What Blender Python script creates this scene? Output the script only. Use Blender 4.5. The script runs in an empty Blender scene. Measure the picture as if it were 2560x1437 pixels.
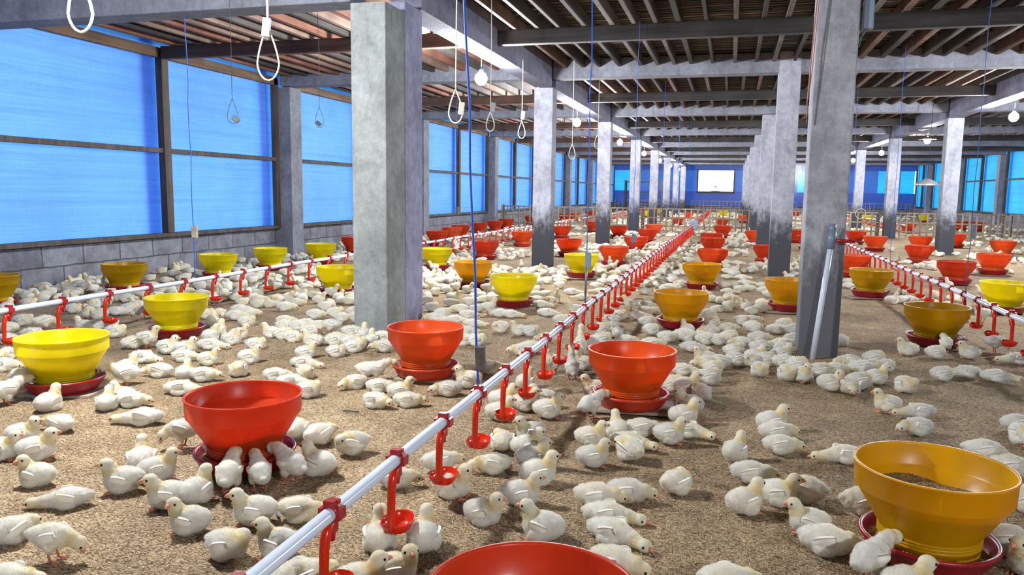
import bpy, math, random
import numpy as np
from mathutils import Vector, Matrix, Euler
random.seed(7); rng = np.random.default_rng(7)
SC = bpy.context.scene; COL = SC.collection; PI = math.pi

# ---------------------------------------------------------------- camera, light, exposure
F_PX = 1919.1; YAW, PITCH, ROLL = .2755, .125, .0131
fw = Vector((-math.sin(YAW)*math.cos(PITCH), math.cos(YAW)*math.cos(PITCH), -math.sin(PITCH)))
r0 = Vector((math.cos(YAW), math.sin(YAW), 0)); u0 = r0.cross(fw)
rr = r0*math.cos(ROLL)+u0*math.sin(ROLL); uu = -r0*math.sin(ROLL)+u0*math.cos(ROLL)
cd = bpy.data.cameras.new('camera'); cam = bpy.data.objects.new('camera', cd); COL.objects.link(cam)
cd.sensor_width = 36; cd.sensor_fit = 'HORIZONTAL'; cd.lens = F_PX/2560*36; cd.clip_start = .05; cd.clip_end = 300
M3 = Matrix((rr, uu, -fw)).transposed()
cam.matrix_world = Matrix.Translation((0, 0, 1)) @ M3.to_4x4()
SC.camera = cam
W = bpy.data.worlds.new('overcast_sky'); SC.world = W; W.use_nodes = True
bg = W.node_tree.nodes['Background']; bg.inputs[0].default_value = (.80, .93, 1, 1); bg.inputs[1].default_value = 2.2
BULB_STRENGTH = 1300
SC.view_settings.view_transform = 'Standard'; SC.view_settings.look = 'None'; SC.view_settings.gamma = 1
SC.view_settings.use_curve_mapping = False; SC.view_settings.exposure = 0.88
SC.cycles.adaptive_threshold = .03; SC.cycles.max_bounces = 6; SC.cycles.diffuse_bounces = 3; SC.cycles.glossy_bounces = 2
SC.cycles.transmission_bounces = 4; SC.cycles.sample_clamp_indirect = 6; SC.cycles.caustics_reflective = False; SC.cycles.caustics_refractive = False

# barn grid
Y0, S = 5.05, 5.02
XL, XA, XB, XC, XR, YB = -6.42, -2.44, .56, 3.62, 9.0, 43.5
Z1 = 2.70                      # level of the bamboo deck

# ---------------------------------------------------------------- materials
def mat(name):
    m = bpy.data.materials.new(name); m.use_nodes = True
    return m, m.node_tree, m.node_tree.nodes['Principled BSDF']
def nd(nt, t, **k):
    n = nt.nodes.new(t)
    for a, v in k.items():
        if a.startswith('_'): setattr(n, a[1:], v)
        else: n.inputs[a.replace('__', ' ')].default_value = v
    return n
def ramp(nt, src, pts):
    r = nt.nodes.new('ShaderNodeValToRGB'); nt.links.new(src, r.inputs[0])
    e = r.color_ramp.elements
    while len(e) < len(pts): e.new(.5)
    for q, (p, c) in zip(e, pts): q.position = p; q.color = (*c, 1)
    return r
def noise(nt, vec, scale, detail=4, rough=.55):
    n = nd(nt, 'ShaderNodeTexNoise', Scale=scale, Detail=detail, Roughness=rough)
    nt.links.new(vec, n.inputs['Vector']); return n
def mapping(nt, vec, sc, rot=(0, 0, 0)):
    m = nt.nodes.new('ShaderNodeMapping'); m.inputs['Scale'].default_value = sc; m.inputs['Rotation'].default_value = rot
    nt.links.new(vec, m.inputs['Vector']); return m.outputs[0]
def mixc(nt, fac, a, b, mode='MIX'):
    m = nt.nodes.new('ShaderNodeMix'); m.data_type = 'RGBA'; m.blend_type = mode
    for k, v in ((0, fac), (6, a), (7, b)):
        if hasattr(v, 'links'): nt.links.new(v, m.inputs[k])
        else: m.inputs[k].default_value = v if k == 0 else (*v, 1)
    return m.outputs[2]
def bump(nt, b, h, st, dist=.01):
    n = nd(nt, 'ShaderNodeBump', Strength=st, Distance=dist); nt.links.new(h, n.inputs['Height']); nt.links.new(n.outputs[0], b.inputs['Normal'])
def geo(nt): return nt.nodes.new('ShaderNodeNewGeometry').outputs['Position']
def plastic(name, c, trans=.42, rough=.33):
    m, nt, b = mat(name); b.inputs['Base Color'].default_value = (*c, 1); b.inputs['Roughness'].default_value = rough
    n = noise(nt, geo(nt), 9, 2); r = ramp(nt, n.outputs[0], [(.3, tuple(x*.82 for x in c)), (.7, tuple(min(1, x*1.08) for x in c))])
    nt.links.new(r.outputs[0], b.inputs['Base Color'])
    if trans:
        t = nt.nodes.new('ShaderNodeBsdfTranslucent'); t.inputs[0].default_value = (*[min(1, x*1.1) for x in c], 1)
        mx = nt.nodes.new('ShaderNodeMixShader'); mx.inputs[0].default_value = trans
        nt.links.new(b.outputs[0], mx.inputs[1]); nt.links.new(t.outputs[0], mx.inputs[2])
        nt.links.new(mx.outputs[0], nt.nodes['Material Output'].inputs[0])
    return m
def flat(name, c, rough=.6, metal=0):
    m, nt, b = mat(name); b.inputs['Base Color'].default_value = (*c, 1); b.inputs['Roughness'].default_value = rough; b.inputs['Metallic'].default_value = metal
    return m
PL = {'Y': plastic('yellow_plastic', (.93, .79, .004)), 'A': plastic('amber_plastic', (.80, .45, .003)), 'D': plastic('mustard_plastic', (.66, .40, .003)),
      'R': plastic('red_plastic', (.74, .075, .018)), 'O': plastic('orange_plastic', (.90, .14, .022)), 'O2': plastic('bright_orange_plastic', (.88, .13, .012)),
      'c': plastic('crimson_plastic', (.34, .012, .022), .08), 'r': plastic('pan_red_plastic', (.42, .018, .014), .1), 'o': plastic('pan_orange_plastic', (.62, .05, .02), .12)}
DRK = plastic('drinker_red_plastic', (.78, .035, .008), .2, .2); CLAMP = plastic('clamp_red_plastic', (.42, .010, .014), 0, .3)
PVC = flat('white_pvc', (.72, .78, .90), .22); GREYP = flat('grey_pvc', (.20, .25, .33), .35)
BLACK = flat('black_rubber', (.015, .015, .018), .5)

def concrete(name, base=(.235, .24, .285), stain=False, foot=(.055, .055, .066)):
    m, nt, b = mat(name); P = geo(nt)
    n1 = noise(nt, P, 1.6, 6, .6); n2 = noise(nt, mapping(nt, P, (5, 5, 1.6)), 3, 6, .65); n3 = noise(nt, P, 60, 3)
    c1 = ramp(nt, n1.outputs[0], [(.3, tuple(x*.72 for x in base)), (.55, base), (.75, tuple(x*1.25 for x in base))])
    c2 = ramp(nt, n2.outputs[0], [(.32, (.55, .55, .57)), (.5, (1, 1, 1)), (1, (1.1, 1.1, 1.12))])
    c = mixc(nt, .45, c1.outputs[0], c2.outputs[0], 'MULTIPLY')
    n5 = noise(nt, P, 15, 7, .78); c = mixc(nt, .38, c, ramp(nt, n5.outputs[0], [(.40, (.62, .61, .62)), (.52, (1, 1, 1)), (.62, (1.32, 1.33, 1.36))]).outputs[0], 'MULTIPLY')
    n6 = noise(nt, P, 3.1, 5, .7); c = mixc(nt, .5, c, ramp(nt, n6.outputs[0], [(.38, (.66, .66, .68)), (.56, (1.1, 1.1, 1.1))]).outputs[0], 'MULTIPLY')
    v = nd(nt, 'ShaderNodeTexVoronoi', Scale=14.0); nt.links.new(P, v.inputs['Vector'])
    pit = ramp(nt, v.outputs['Distance'], [(.035, (.25, .25, .25)), (.06, (1, 1, 1))])
    c = mixc(nt, .8, c, pit.outputs[0], 'MULTIPLY')
    if stain:                                   # dark damp and dirt at the foot of the column
        sp = nt.nodes.new('ShaderNodeSeparateXYZ'); nt.links.new(P, sp.inputs[0])
        n4 = noise(nt, mapping(nt, P, (1, 1, .5)), 14, 6, .75)
        a = nd(nt, 'ShaderNodeMath', _operation='MULTIPLY_ADD'); a.inputs[1].default_value = 1.05; nt.links.new(n4.outputs[0], a.inputs[0]); nt.links.new(sp.outputs[2], a.inputs[2])
        f = ramp(nt, a.outputs[0], [(.0, (1, 1, 1)), (.83, (0, 0, 0))]); f.color_ramp.elements[0].position = .62
        a2 = nd(nt, 'ShaderNodeMath', _operation='MULTIPLY'); a2.inputs[1].default_value = .62; nt.links.new(a.outputs[0], a2.inputs[0]); nt.links.new(a2.outputs[0], f.inputs[0])
        c = mixc(nt, f.outputs[0], c, foot)
    nt.links.new(c, b.inputs['Base Color']); b.inputs['Roughness'].default_value = .85
    s = nd(nt, 'ShaderNodeMath', _operation='ADD'); nt.links.new(n3.outputs[0], s.inputs[0]); nt.links.new(n2.outputs[0], s.inputs[1])
    bump(nt, b, s.outputs[0], .5, .006)
    return m
CONC = concrete('concrete'); CONL = concrete('pale_concrete', (.36, .385, .37)); CONS = concrete('stained_concrete', (.43, .43, .50), True)
CONV = concrete('ambient_violet_concrete', (.22, .22, .30)); CONW = concrete('ambient_lilac_concrete', (.40, .40, .58))  # bluish-violet ambient light tinted into these two concrete colours

def wood(name, a, b_, ax=(1, .06, 1), sc=18):
    m, nt, b = mat(name); P = geo(nt)
    n = noise(nt, mapping(nt, P, ax), sc, 5, .6); n2 = noise(nt, P, 2.3, 2)
    r = ramp(nt, n.outputs[0], [(.3, a), (.7, b_)]); r2 = ramp(nt, n2.outputs[0], [(.3, (.65, .65, .65)), (.7, (1.15, 1.15, 1.15))])
    nt.links.new(mixc(nt, 1, r.outputs[0], r2.outputs[0], 'MULTIPLY'), b.inputs['Base Color']); b.inputs['Roughness'].default_value = .8
    bump(nt, b, n.outputs[0], .4, .004)
    return m
WDARK = wood('dark_weathered_wood', (.035, .030, .028), (.085, .072, .064))
WDARKX = wood('dark_weathered_beam', (.04, .036, .036), (.10, .088, .085), (.06, 1, 1))
WBROWN = wood('brown_timber', (.10, .055, .040), (.22, .12, .085), (.06, 1, 1))
WRED = wood('reddish_timber', (.17, .070, .045), (.38, .17, .11)); WPINK = wood('pinkish_timber', (.20, .125, .095), (.40, .27, .21))
WGREY = wood('grey_timber', (.09, .075, .07), (.20, .17, .155))
WPALE = wood('pale_board', (.30, .23, .17), (.52, .42, .33), (.1, 1, 1)); WFENCE = wood('fence_bamboo', (.22, .16, .11), (.42, .33, .23), (1, 1, .1))
WFRAME = wood('window_timber', (.045, .035, .032), (.12, .09, .075), (1, 1, .08))
WHEAD = wood('header_timber', (.14, .085, .055), (.30, .19, .12), (1, .06, 1))

def slats():
    m, nt, b = mat('bamboo_slats'); P = geo(nt)
    at = nt.nodes.new('ShaderNodeAttribute'); at.attribute_name = 'tone'
    n = noise(nt, mapping(nt, P, (.3, 4, 1)), 10, 4)
    c = mixc(nt, .5, at.outputs['Color'], ramp(nt, n.outputs[0], [(.3, (.4, .4, .4)), (.7, (1.2, 1.2, 1.2))]).outputs[0], 'MULTIPLY')
    nt.links.new(c, b.inputs['Base Color']); b.inputs['Roughness'].default_value = .65
    return m
SLAT = slats()

def tarp(name, c, k=1.0):
    m, nt, b = mat(name); nt.nodes.remove(b); P = geo(nt)
    w = noise(nt, mapping(nt, P, (1, .35, 55)), 1.6, 4, .7); w2 = noise(nt, mapping(nt, P, (30, 160, 6)), 1, 2); n = noise(nt, P, .9, 3)
    w3 = noise(nt, mapping(nt, P, (1, .22, 9)), 1.3, 5, .7)
    f = ramp(nt, w.outputs[0], [(.3, (.72, .78, .86)), (.62, (1.05, 1.04, 1.02))]).outputs[0]
    g = ramp(nt, w2.outputs[0], [(.3, (.84, .88, .92)), (.7, (1.1, 1.06, 1.03))]).outputs[0]
    h = ramp(nt, n.outputs[0], [(.32, (.78, .84, .92)), (.68, (1.2, 1.1, 1.05))]).outputs[0]
    h3 = ramp(nt, w3.outputs[0], [(.36, (.78, .84, .90)), (.5, (1, 1, 1))]).outputs[0]
    q = mixc(nt, 1, mixc(nt, 1, mixc(nt, 1, f, g, 'MULTIPLY'), h, 'MULTIPLY'), h3, 'MULTIPLY')
    col = mixc(nt, 1, tuple(c), q, 'MULTIPLY')
    t = nt.nodes.new('ShaderNodeBsdfTranslucent'); d = nt.nodes.new('ShaderNodeBsdfDiffuse')
    nt.links.new(col, t.inputs[0]); d.inputs[0].default_value = (c[0]*.5+.02, c[1]*.5, c[2]*.5, 1)
    gl = nt.nodes.new('ShaderNodeBsdfGlossy'); gl.inputs['Roughness'].default_value = .42; gl.inputs[0].default_value = (1, 1, 1, 1)
    bp = nd(nt, 'ShaderNodeBump', Strength=.35, Distance=.02); nt.links.new(w.outputs[0], bp.inputs['Height']); nt.links.new(bp.outputs[0], gl.inputs['Normal'])
    m1 = nt.nodes.new('ShaderNodeMixShader'); m1.inputs[0].default_value = .3; nt.links.new(t.outputs[0], m1.inputs[1]); nt.links.new(d.outputs[0], m1.inputs[2])
    m2 = nt.nodes.new('ShaderNodeMixShader'); m2.inputs[0].default_value = .05; nt.links.new(m1.outputs[0], m2.inputs[1]); nt.links.new(gl.outputs[0], m2.inputs[2])
    nt.links.new(m2.outputs[0], nt.nodes['Material Output'].inputs[0])
    return m
TARP = tarp('blue_tarpaulin', (.085, .31, .80)); TARPR = tarp('cyan_blue_tarpaulin', (.015, .38, .80)); TARPD = tarp('deep_blue_tarpaulin', (.006, .045, .26)); TARPM = tarp('unlit_blue_tarpaulin', (.018, .10, .40))

def blockwall():
    m, nt, b = mat('concrete_block_wall'); P = geo(nt)
    sp = nt.nodes.new('ShaderNodeSeparateXYZ'); nt.links.new(P, sp.inputs[0])
    cb = nt.nodes.new('ShaderNodeCombineXYZ')
    ad = nd(nt, 'ShaderNodeMath', _operation='ADD'); nt.links.new(sp.outputs[0], ad.inputs[0]); nt.links.new(sp.outputs[1], ad.inputs[1])
    nt.links.new(ad.outputs[0], cb.inputs[0]); nt.links.new(sp.outputs[2], cb.inputs[1])
    wob = noise(nt, P, 7, 3); mv = mixc(nt, .03, cb.outputs[0], wob.outputs[1], 'ADD')
    br = nd(nt, 'ShaderNodeTexBrick', Scale=1.0, Color1=(.23, .235, .27, 1), Color2=(.15, .15, .185, 1), Mortar=(.075, .07, .075, 1))
    br.inputs['Brick Width'].default_value = .5; br.inputs['Row Height'].default_value = .21; br.inputs['Mortar Size'].default_value = .008
    nt.links.new(mv, br.inputs['Vector'])
    n = noise(nt, P, 6, 7, .75); c = mixc(nt, .9, br.outputs[0], ramp(nt, n.outputs[0], [(.3, (.5, .48, .46)), (.65, (1.3, 1.3, 1.35))]).outputs[0], 'MULTIPLY')
    nt.links.new(c, b.inputs['Base Color']); b.inputs['Roughness'].default_value = .9
    s = nd(nt, 'ShaderNodeMath', _operation='MULTIPLY_ADD'); s.inputs[1].default_value = -1.5; nt.links.new(br.outputs[1], s.inputs[0]); nt.links.new(n.outputs[0], s.inputs[2])
    bump(nt, b, s.outputs[0], .8, .01)
    return m
BLOCK = blockwall()

def litter():
    m, nt, b = mat('rice_husk_floor'); P = geo(nt)
    v = nd(nt, 'ShaderNodeTexVoronoi', Scale=1.0, Randomness=1.0); nt.links.new(mapping(nt, P, (130, 260, 100), (0, 0, .6)), v.inputs['Vector'])
    v2 = nd(nt, 'ShaderNodeTexVoronoi', Scale=1.0, Randomness=1.0); nt.links.new(mapping(nt, P, (240, 120, 100), (0, 0, -.3)), v2.inputs['Vector'])
    sp = nt.nodes.new('ShaderNodeSeparateColor'); nt.links.new(v.outputs['Color'], sp.inputs[0])
    c = ramp(nt, sp.outputs[0], [(.05, (.17, .105, .055)), (.4, (.44, .31, .175)), (.75, (.62, .47, .29)), (1, (.78, .66, .46))])
    dm = ramp(nt, v2.outputs['Distance'], [(.1, (1.1, 1.1, 1.1)), (.75, (.74, .71, .66))])
    c2 = mixc(nt, .7, c.outputs[0], dm.outputs[0], 'MULTIPLY')
    n = noise(nt, P, 1.1, 5, .6); n2 = noise(nt, P, 6, 4, .6)
    c3 = mixc(nt, 1, c2, ramp(nt, n.outputs[0], [(.35, (.62, .585, .56)), (.62, (.96, .94, .92))]).outputs[0], 'MULTIPLY')
    c4 = mixc(nt, .7, c3, ramp(nt, n2.outputs[0], [(.3, (.62, .60, .58)), (.6, (1.08, 1.08, 1.08))]).outputs[0], 'MULTIPLY')
    nt.links.new(c4, b.inputs['Base Color']); b.inputs['Roughness'].default_value = .95
    s = nd(nt, 'ShaderNodeMath', _operation='ADD'); nt.links.new(v.outputs['Distance'], s.inputs[0]); nt.links.new(v2.outputs['Distance'], s.inputs[1])
    s2 = nd(nt, 'ShaderNodeMath', _operation='MULTIPLY_ADD'); s2.inputs[1].default_value = 3; nt.links.new(n2.outputs[0], s2.inputs[0]); nt.links.new(s.outputs[0], s2.inputs[2])
    bump(nt, b, s2.outputs[0], .6, .005)
    return m
LITTER = litter()
def husk():
    m, nt, b = mat('loose_rice_husk'); at = nt.nodes.new('ShaderNodeAttribute'); at.attribute_name = 'tone'
    nt.links.new(at.outputs['Color'], b.inputs['Base Color']); b.inputs['Roughness'].default_value = .8; return m
HUSK = husk()
def feedm():
    m, nt, b = mat('crumbled_feed'); P = geo(nt)
    v = nd(nt, 'ShaderNodeTexVoronoi', Scale=190.0); nt.links.new(P, v.inputs['Vector'])
    sp = nt.nodes.new('ShaderNodeSeparateColor'); nt.links.new(v.outputs['Color'], sp.inputs[0])
    nt.links.new(ramp(nt, sp.outputs[0], [(.0, (.14, .085, .035)), (.6, (.33, .21, .09)), (1, (.50, .36, .19))]).outputs[0], b.inputs['Base Color'])
    b.inputs['Roughness'].default_value = .9; bump(nt, b, v.outputs['Distance'], 1, .006); return m
FEED = feedm()
def downm(name, tr=.2):
    m, nt, b = mat(name)
    at = nt.nodes.new('ShaderNodeAttribute'); at.attribute_name = 'tone'
    oi = nt.nodes.new('ShaderNodeObjectInfo'); tx = nt.nodes.new('ShaderNodeTexCoord')
    n = noise(nt, tx.outputs['Object'], 38, 4, .6)
    v = ramp(nt, oi.outputs['Random'], [(0, (.90, .89, .88)), (.5, (1, 1, .985)), (1, (1.0, .97, .90))])
    c = mixc(nt, 1, at.outputs['Color'], v.outputs[0], 'MULTIPLY')
    c = mixc(nt, .5, c, ramp(nt, n.outputs[0], [(.3, (.90, .88, .84)), (.6, (1.04, 1.04, 1.04))]).outputs[0], 'MULTIPLY')
    nt.links.new(c, b.inputs['Base Color']); b.inputs['Roughness'].default_value = 1; b.inputs['Specular IOR Level'].default_value = .1
    n2 = noise(nt, tx.outputs['Object'], 260, 3, .7); bump(nt, b, n2.outputs[0], .3, .0015)
    t = nt.nodes.new('ShaderNodeBsdfTranslucent'); nt.links.new(c, t.inputs[0])
    mx = nt.nodes.new('ShaderNodeMixShader'); mx.inputs[0].default_value = tr
    nt.links.new(b.outputs[0], mx.inputs[1]); nt.links.new(t.outputs[0], mx.inputs[2]); nt.links.new(mx.outputs[0], nt.nodes['Material Output'].inputs[0])
    return m
DOWN = downm('chick_down'); FUZZ = downm('chick_down_fringe', .5)
FEATHER = flat('white_wing_feather', (.90, .88, .80), .95)
BEAK = flat('pink_orange_beak', (.72, .30, .17), .4); LEGM = flat('orange_pink_leg', (.62, .24, .12), .5); EYE = flat('black_eye', (.006, .005, .005), .12)
ROPE = flat('blue_rope', (.03, .11, .55), .6); WIREW = flat('cream_cable', (.75, .70, .55), .45); WIRED = flat('dark_cord', (.05, .05, .06), .6); WIREG = flat('green_wire', (.18, .32, .24), .5); WIREO = flat('orange_wire', (.42, .17, .12), .5)
STEEL = flat('galvanised_cable', (.22, .24, .30), .4, .6)
em = bpy.data.materials.new('lit_bulb'); em.use_nodes = True; nt = em.node_tree; nt.nodes.remove(nt.nodes['Principled BSDF'])
e_ = nt.nodes.new('ShaderNodeEmission'); e_.inputs[0].default_value = (.93, .97, 1, 1); e_.inputs[1].default_value = BULB_STRENGTH; nt.links.new(e_.outputs[0], nt.nodes['Material Output'].inputs[0])
LIT = em

# ---------------------------------------------------------------- mesh helpers
class MB:
    def __init__(s): s.v = []; s.f = []; s.m = []; s.sm = []
    def add(s, vs, fs, mi=0, smooth=True):
        o = len(s.v); s.v += [tuple(v) for v in vs]; s.f += [tuple(i+o for i in f) for f in fs]; s.m += [mi]*len(fs); s.sm += [smooth]*len(fs); return s
    def box(s, x0, x1, y0, y1, z0, z1, mi=0):
        return s.add([(x, y, z) for x in (x0, x1) for y in (y0, y1) for z in (z0, z1)],
                     [(0, 1, 3, 2), (4, 6, 7, 5), (0, 4, 5, 1), (2, 3, 7, 6), (0, 2, 6, 4), (1, 5, 7, 3)], mi, False)
    def lathe(s, prof, n=48, mi=0, cap=False, a0=0, a1=2*PI, c=(0, 0, 0)):
        full = abs(a1-a0-2*PI) < 1e-6; k = n if full else n+1; vs = []
        for i in range(k):
            a = a0+(a1-a0)*i/n
            vs += [(c[0]+r*math.cos(a), c[1]+r*math.sin(a), c[2]+z) for r, z in prof]
        L = len(prof); fs = []
        for i in range(n):
            j = (i+1) % k
            for q in range(L-1): fs.append((i*L+q, j*L+q, j*L+q+1, i*L+q+1))
        return s.add(vs, fs, mi)
    def tube(s, pts, r, n=8, mi=0, closed=False):
        pts = [Vector(p) for p in pts]; N = len(pts); vs = []; fs = []
        rad = r if hasattr(r, '__len__') else [r]*N
        t0 = (pts[1]-pts[0]).normalized(); ref = Vector((0, 0, 1)) if abs(t0.z) < .9 else Vector((1, 0, 0)); a = t0.cross(ref).normalized()
        for i in range(N):
            if closed: t = (pts[(i+1) % N]-pts[i-1]).normalized()
            else: t = (pts[min(i+1, N-1)]-pts[max(i-1, 0)]).normalized()
            a = (a-t*a.dot(t)).normalized(); b = t.cross(a)
            for k in range(n): q = 2*PI*k/n; vs.append(pts[i]+(a*math.cos(q)+b*math.sin(q))*rad[i])
        for i in range(N if closed else N-1):
            j = (i+1) % N
            for k in range(n): k2 = (k+1) % n; fs.append((i*n+k, i*n+k2, j*n+k2, j*n+k))
        if not closed: fs += [tuple(range(n-1, -1, -1)), tuple((N-1)*n+k for k in range(n))]
        return s.add(vs, fs, mi)
    def sphere(s, c, r, n=10, mi=0, m=None):
        m = m or n//2+1; r = r if hasattr(r, '__len__') else (r, r, r); vs = []; fs = []
        for i in range(m+1):
            t = PI*i/m
            for k in range(n): p = 2*PI*k/n; vs.append((c[0]+r[0]*math.sin(t)*math.cos(p), c[1]+r[1]*math.sin(t)*math.sin(p), c[2]+r[2]*math.cos(t)))
        for i in range(m):
            for k in range(n): k2 = (k+1) % n; fs.append((i*n+k, (i+1)*n+k, (i+1)*n+k2, i*n+k2))
        return s.add(vs, fs, mi)
    def mesh(s, name, mats):
        me = bpy.data.meshes.new(name); me.from_pydata(s.v, [], s.f)
        for m in (mats if isinstance(mats, (list, tuple)) else [mats]): me.materials.append(m)
        me.polygons.foreach_set('material_index', s.m); me.polygons.foreach_set('use_smooth', s.sm); me.update(); return me
    def build(s, name, mats, parent=None, **k): return link(name, s.mesh(name, mats), parent, **k)
def link(name, me, parent=None, loc=None, rz=0, label=None, cat=None, group=None, kind=None):
    o = bpy.data.objects.new(name, me); COL.objects.link(o)
    if parent: o.parent = parent
    if loc is not None: o.location = loc
    o.rotation_euler.z = rz
    return tag(o, label, cat, group, kind)
def tag(o, label=None, cat=None, group=None, kind=None):
    if label: o['label'] = label
    if cat: o['category'] = cat
    if group: o['group'] = group
    if kind: o['kind'] = kind
    return o
def empty(name, loc, label=None, cat=None, group=None, rz=0):
    o = bpy.data.objects.new(name, None); COL.objects.link(o); o.location = loc; o.rotation_euler.z = rz; o.empty_display_size = .1
    return tag(o, label, cat, group)
def copy_tree(o, parent=None):
    c = o.copy(); COL.objects.link(c); c.parent = parent
    for ch in KIDS.get(o.name, [x for x in o.children]): copy_tree(ch, c)
    return c
KIDS = {}
ORD = ['nearest', 'second', 'third', 'fourth', 'fifth', 'sixth', 'seventh', 'eighth', 'ninth', 'tenth', 'eleventh', 'twelfth', 'thirteenth', 'fourteenth', 'fifteenth', 'sixteenth', 'seventeenth', 'eighteenth', 'nineteenth', 'twentieth']
def bevel(o, w=.006, seg=2):
    b = o.modifiers.new('edge', 'BEVEL'); b.width = w; b.segments = seg; b.limit_method = 'ANGLE'; return o

# ---- surveyed positions: feeders (x, y, hopper, pan, label), chicks (x, y, heading, pose)
FE = [(0.57, 2.28, 'A', 'c', 'big amber feeder on crimson pan, nearest the camera, feed visible inside'),
      (-1.65, 2.32, 'R', 'c', 'dark red feeder on crimson pan with chicks crowding round it, left of the centre pipe'),
      (-3.06, 2.9, 'Y', 'c', 'big bright yellow feeder nearest the camera, on a crimson pan over a board'),
      (-1.53, 3.74, 'O', 'o', 'orange feeder on orange pan in front of the doubled column'),
      (-0.41, 3.51, 'O2', 'o', 'bright orange feeder on orange pan just right of the centre drinker pipe'),
      (-3.56, 4.3, 'Y', 'c', "bright yellow feeder standing just behind the left drinker pipe's near end"),
      (-0.32, 1.3, 'R', 'c', 'red feeder cut off by the lower edge of the photo'),
      (-1.77, 6.31, 'Y', 'c', 'bright yellow feeder on crimson pan over a thin board, beyond the nearest blue rope'),
      (-2.56, 7.55, 'A', 'c', 'amber feeder directly behind the nearest blue rope'),
      (-3.57, 9.08, 'Y', 'c', 'yellow feeder on crimson pan half hidden by the doubled column'),
      (-3.44, 10.7, 'R', 'r', 'red feeder with chicks in front, behind the nearest blue rope'),
      (-3.65, 13.57, 'O', 'o', ''),
      (-1.65, 8.78, 'Y', 'c', 'yellow feeder behind the grey tension block, near the second left pillar'),
      (-1.52, 10.48, 'O', 'r', ''),
      (-2.41, 11.76, 'O', 'r', ''),
      (-1.51, 12.94, 'R', 'r', ''),
      (-1.61, 15.78, 'R', 'r', ''),
      (-1.72, 18.26, 'O', 'r', ''),
      (-2.36, 16.93, 'R', 'r', ''),
      (-3.3, 19.1, 'R', 'r', ''),
      (-5.11, 13.04, 'R', 'r', ''),
      (-5.35, 14.47, 'O', 'r', ''),
      (-5.5, 15.4, 'R', 'r', ''),
      (-5.55, 16.78, 'R', 'r', ''),
      (-5.58, 18.12, 'R', 'r', ''),
      (-5.71, 19.61, 'R', 'r', ''),
      (-3.45, 16.04, 'R', 'r', ''),
      (-5.63, 21.94, 'R', 'r', ''),
      (-5.4, 25.48, 'R', 'r', ''),
      (-5.31, 26.69, 'O', 'r', ''),
      (-5.21, 29.39, 'R', 'r', ''),
      (-5.46, 33.17, 'Y', 'c', ''),
      (-5.54, 6, 'D', 'c', 'dark mustard feeder beside the block wall under the first blue window'),
      (-5.76, 4.81, 'D', 'c', 'mustard feeder cut by the left edge, beside the block wall'),
      (-5.44, 7.27, 'Y', 'c', 'yellow feeder by the block wall under the second blue window'),
      (-5.43, 8.26, 'Y', 'c', 'yellow feeder by the block wall, just before the wall column'),
      (-5.28, 9.21, 'Y', 'c', 'yellow feeder by the block wall, just past the wall column'),
      (-5.58, 10.75, 'R', 'r', 'red feeder by the block wall, partly hidden behind the doubled column'),
      (-3.58, 6.55, 'Y', 'c', 'yellow feeder on crimson pan immediately left of the doubled column'),
      (-0.33, 5.84, 'A', 'c', 'amber feeder behind the bright orange one, right of the centre pipe'),
      (-0.27, 8.31, 'A', 'c', 'amber feeder with sleeping chicks to its right, second amber right of the centre pipe'),
      (-0.21, 10.55, 'O', 'o', ''),
      (-0.27, 13.23, 'R', 'r', ''),
      (-0.33, 14.83, 'R', 'r', ''),
      (-0.17, 18.29, 'R', 'r', ''),
      (0.53, 11.75, 'R', 'r', ''),
      (0.49, 16.28, 'O', 'r', ''),
      (1.33, 17.13, 'R', 'r', ''),
      (1.38, 14.9, 'R', 'r', ''),
      (0.51, 6.92, 'A', 'c', 'amber feeder partly hidden behind the white-pipe column'),
      (1.49, 10.29, 'O', 'o', ''),
      (1.35, 8.17, 'D', 'c', 'mustard feeder just right of the white-pipe column'),
      (1.37, 5.73, 'D', 'c', 'mustard feeder with chicks at its foot, in front of the right drinker pipe'),
      (2.34, 7.58, 'Y', 'c', 'yellow feeder at the right edge behind the right drinker pipe'),
      (2.52, 9.86, 'R', 'r', ''),
      (3.33, 11.34, 'O', 'r', ''),
      (4.49, 14.89, 'O', 'r', ''),
      (2.75, 12.76, 'R', 'o', ''),
      (3.39, 15.71, 'O', 'r', ''),
      (2.55, 15.26, 'O', 'r', ''),
      (2.51, 17.27, 'R', 'r', ''),
      (4.31, 17.11, 'R', 'r', ''),
      (6.74, 26.24, 'R', 'r', ''),
      (7.06, 25.76, 'R', 'r', ''),
      (7.29, 33.53, 'Y', 'c', ''),
      (4.89, 31.62, 'Y', 'c', ''),
      (4.68, 23.23, 'R', 'r', ''),
      (3.01, 39.57, 'R', 'r', ''),
      (-0.33, 34.64, 'Y', 'c', ''),
      (-1.61, 31.22, 'O', 'r', ''),
      (-0.25, 23.93, 'R', 'r', ''),
      (-1.57, 24.18, 'R', 'r', ''),
      (-3.3, 31.89, 'Y', 'c', ''),
      (-3.03, 35.59, 'Y', 'c', ''),
      (0.44, 28.09, 'O', 'r', ''),
      (1.6, 30.13, 'R', 'r', '')]
LMT = {0: 'the big amber feeder', 1: 'the dark red feeder', 2: 'the big yellow feeder', 3: 'the orange feeder', 4: 'the bright orange feeder', 5: 'the second yellow feeder', 7: 'the yellow feeder on board', 8: 'the roped amber feeder', 32: 'the dark mustard feeder', 34: 'the second-window yellow feeder', 35: 'the wall-column yellow feeder', 38: 'the pillar-side yellow feeder', 39: 'the middle amber feeder', 40: 'the second amber feeder', 49: 'the half-hidden amber feeder', 52: 'the mustard feeder'}
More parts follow.
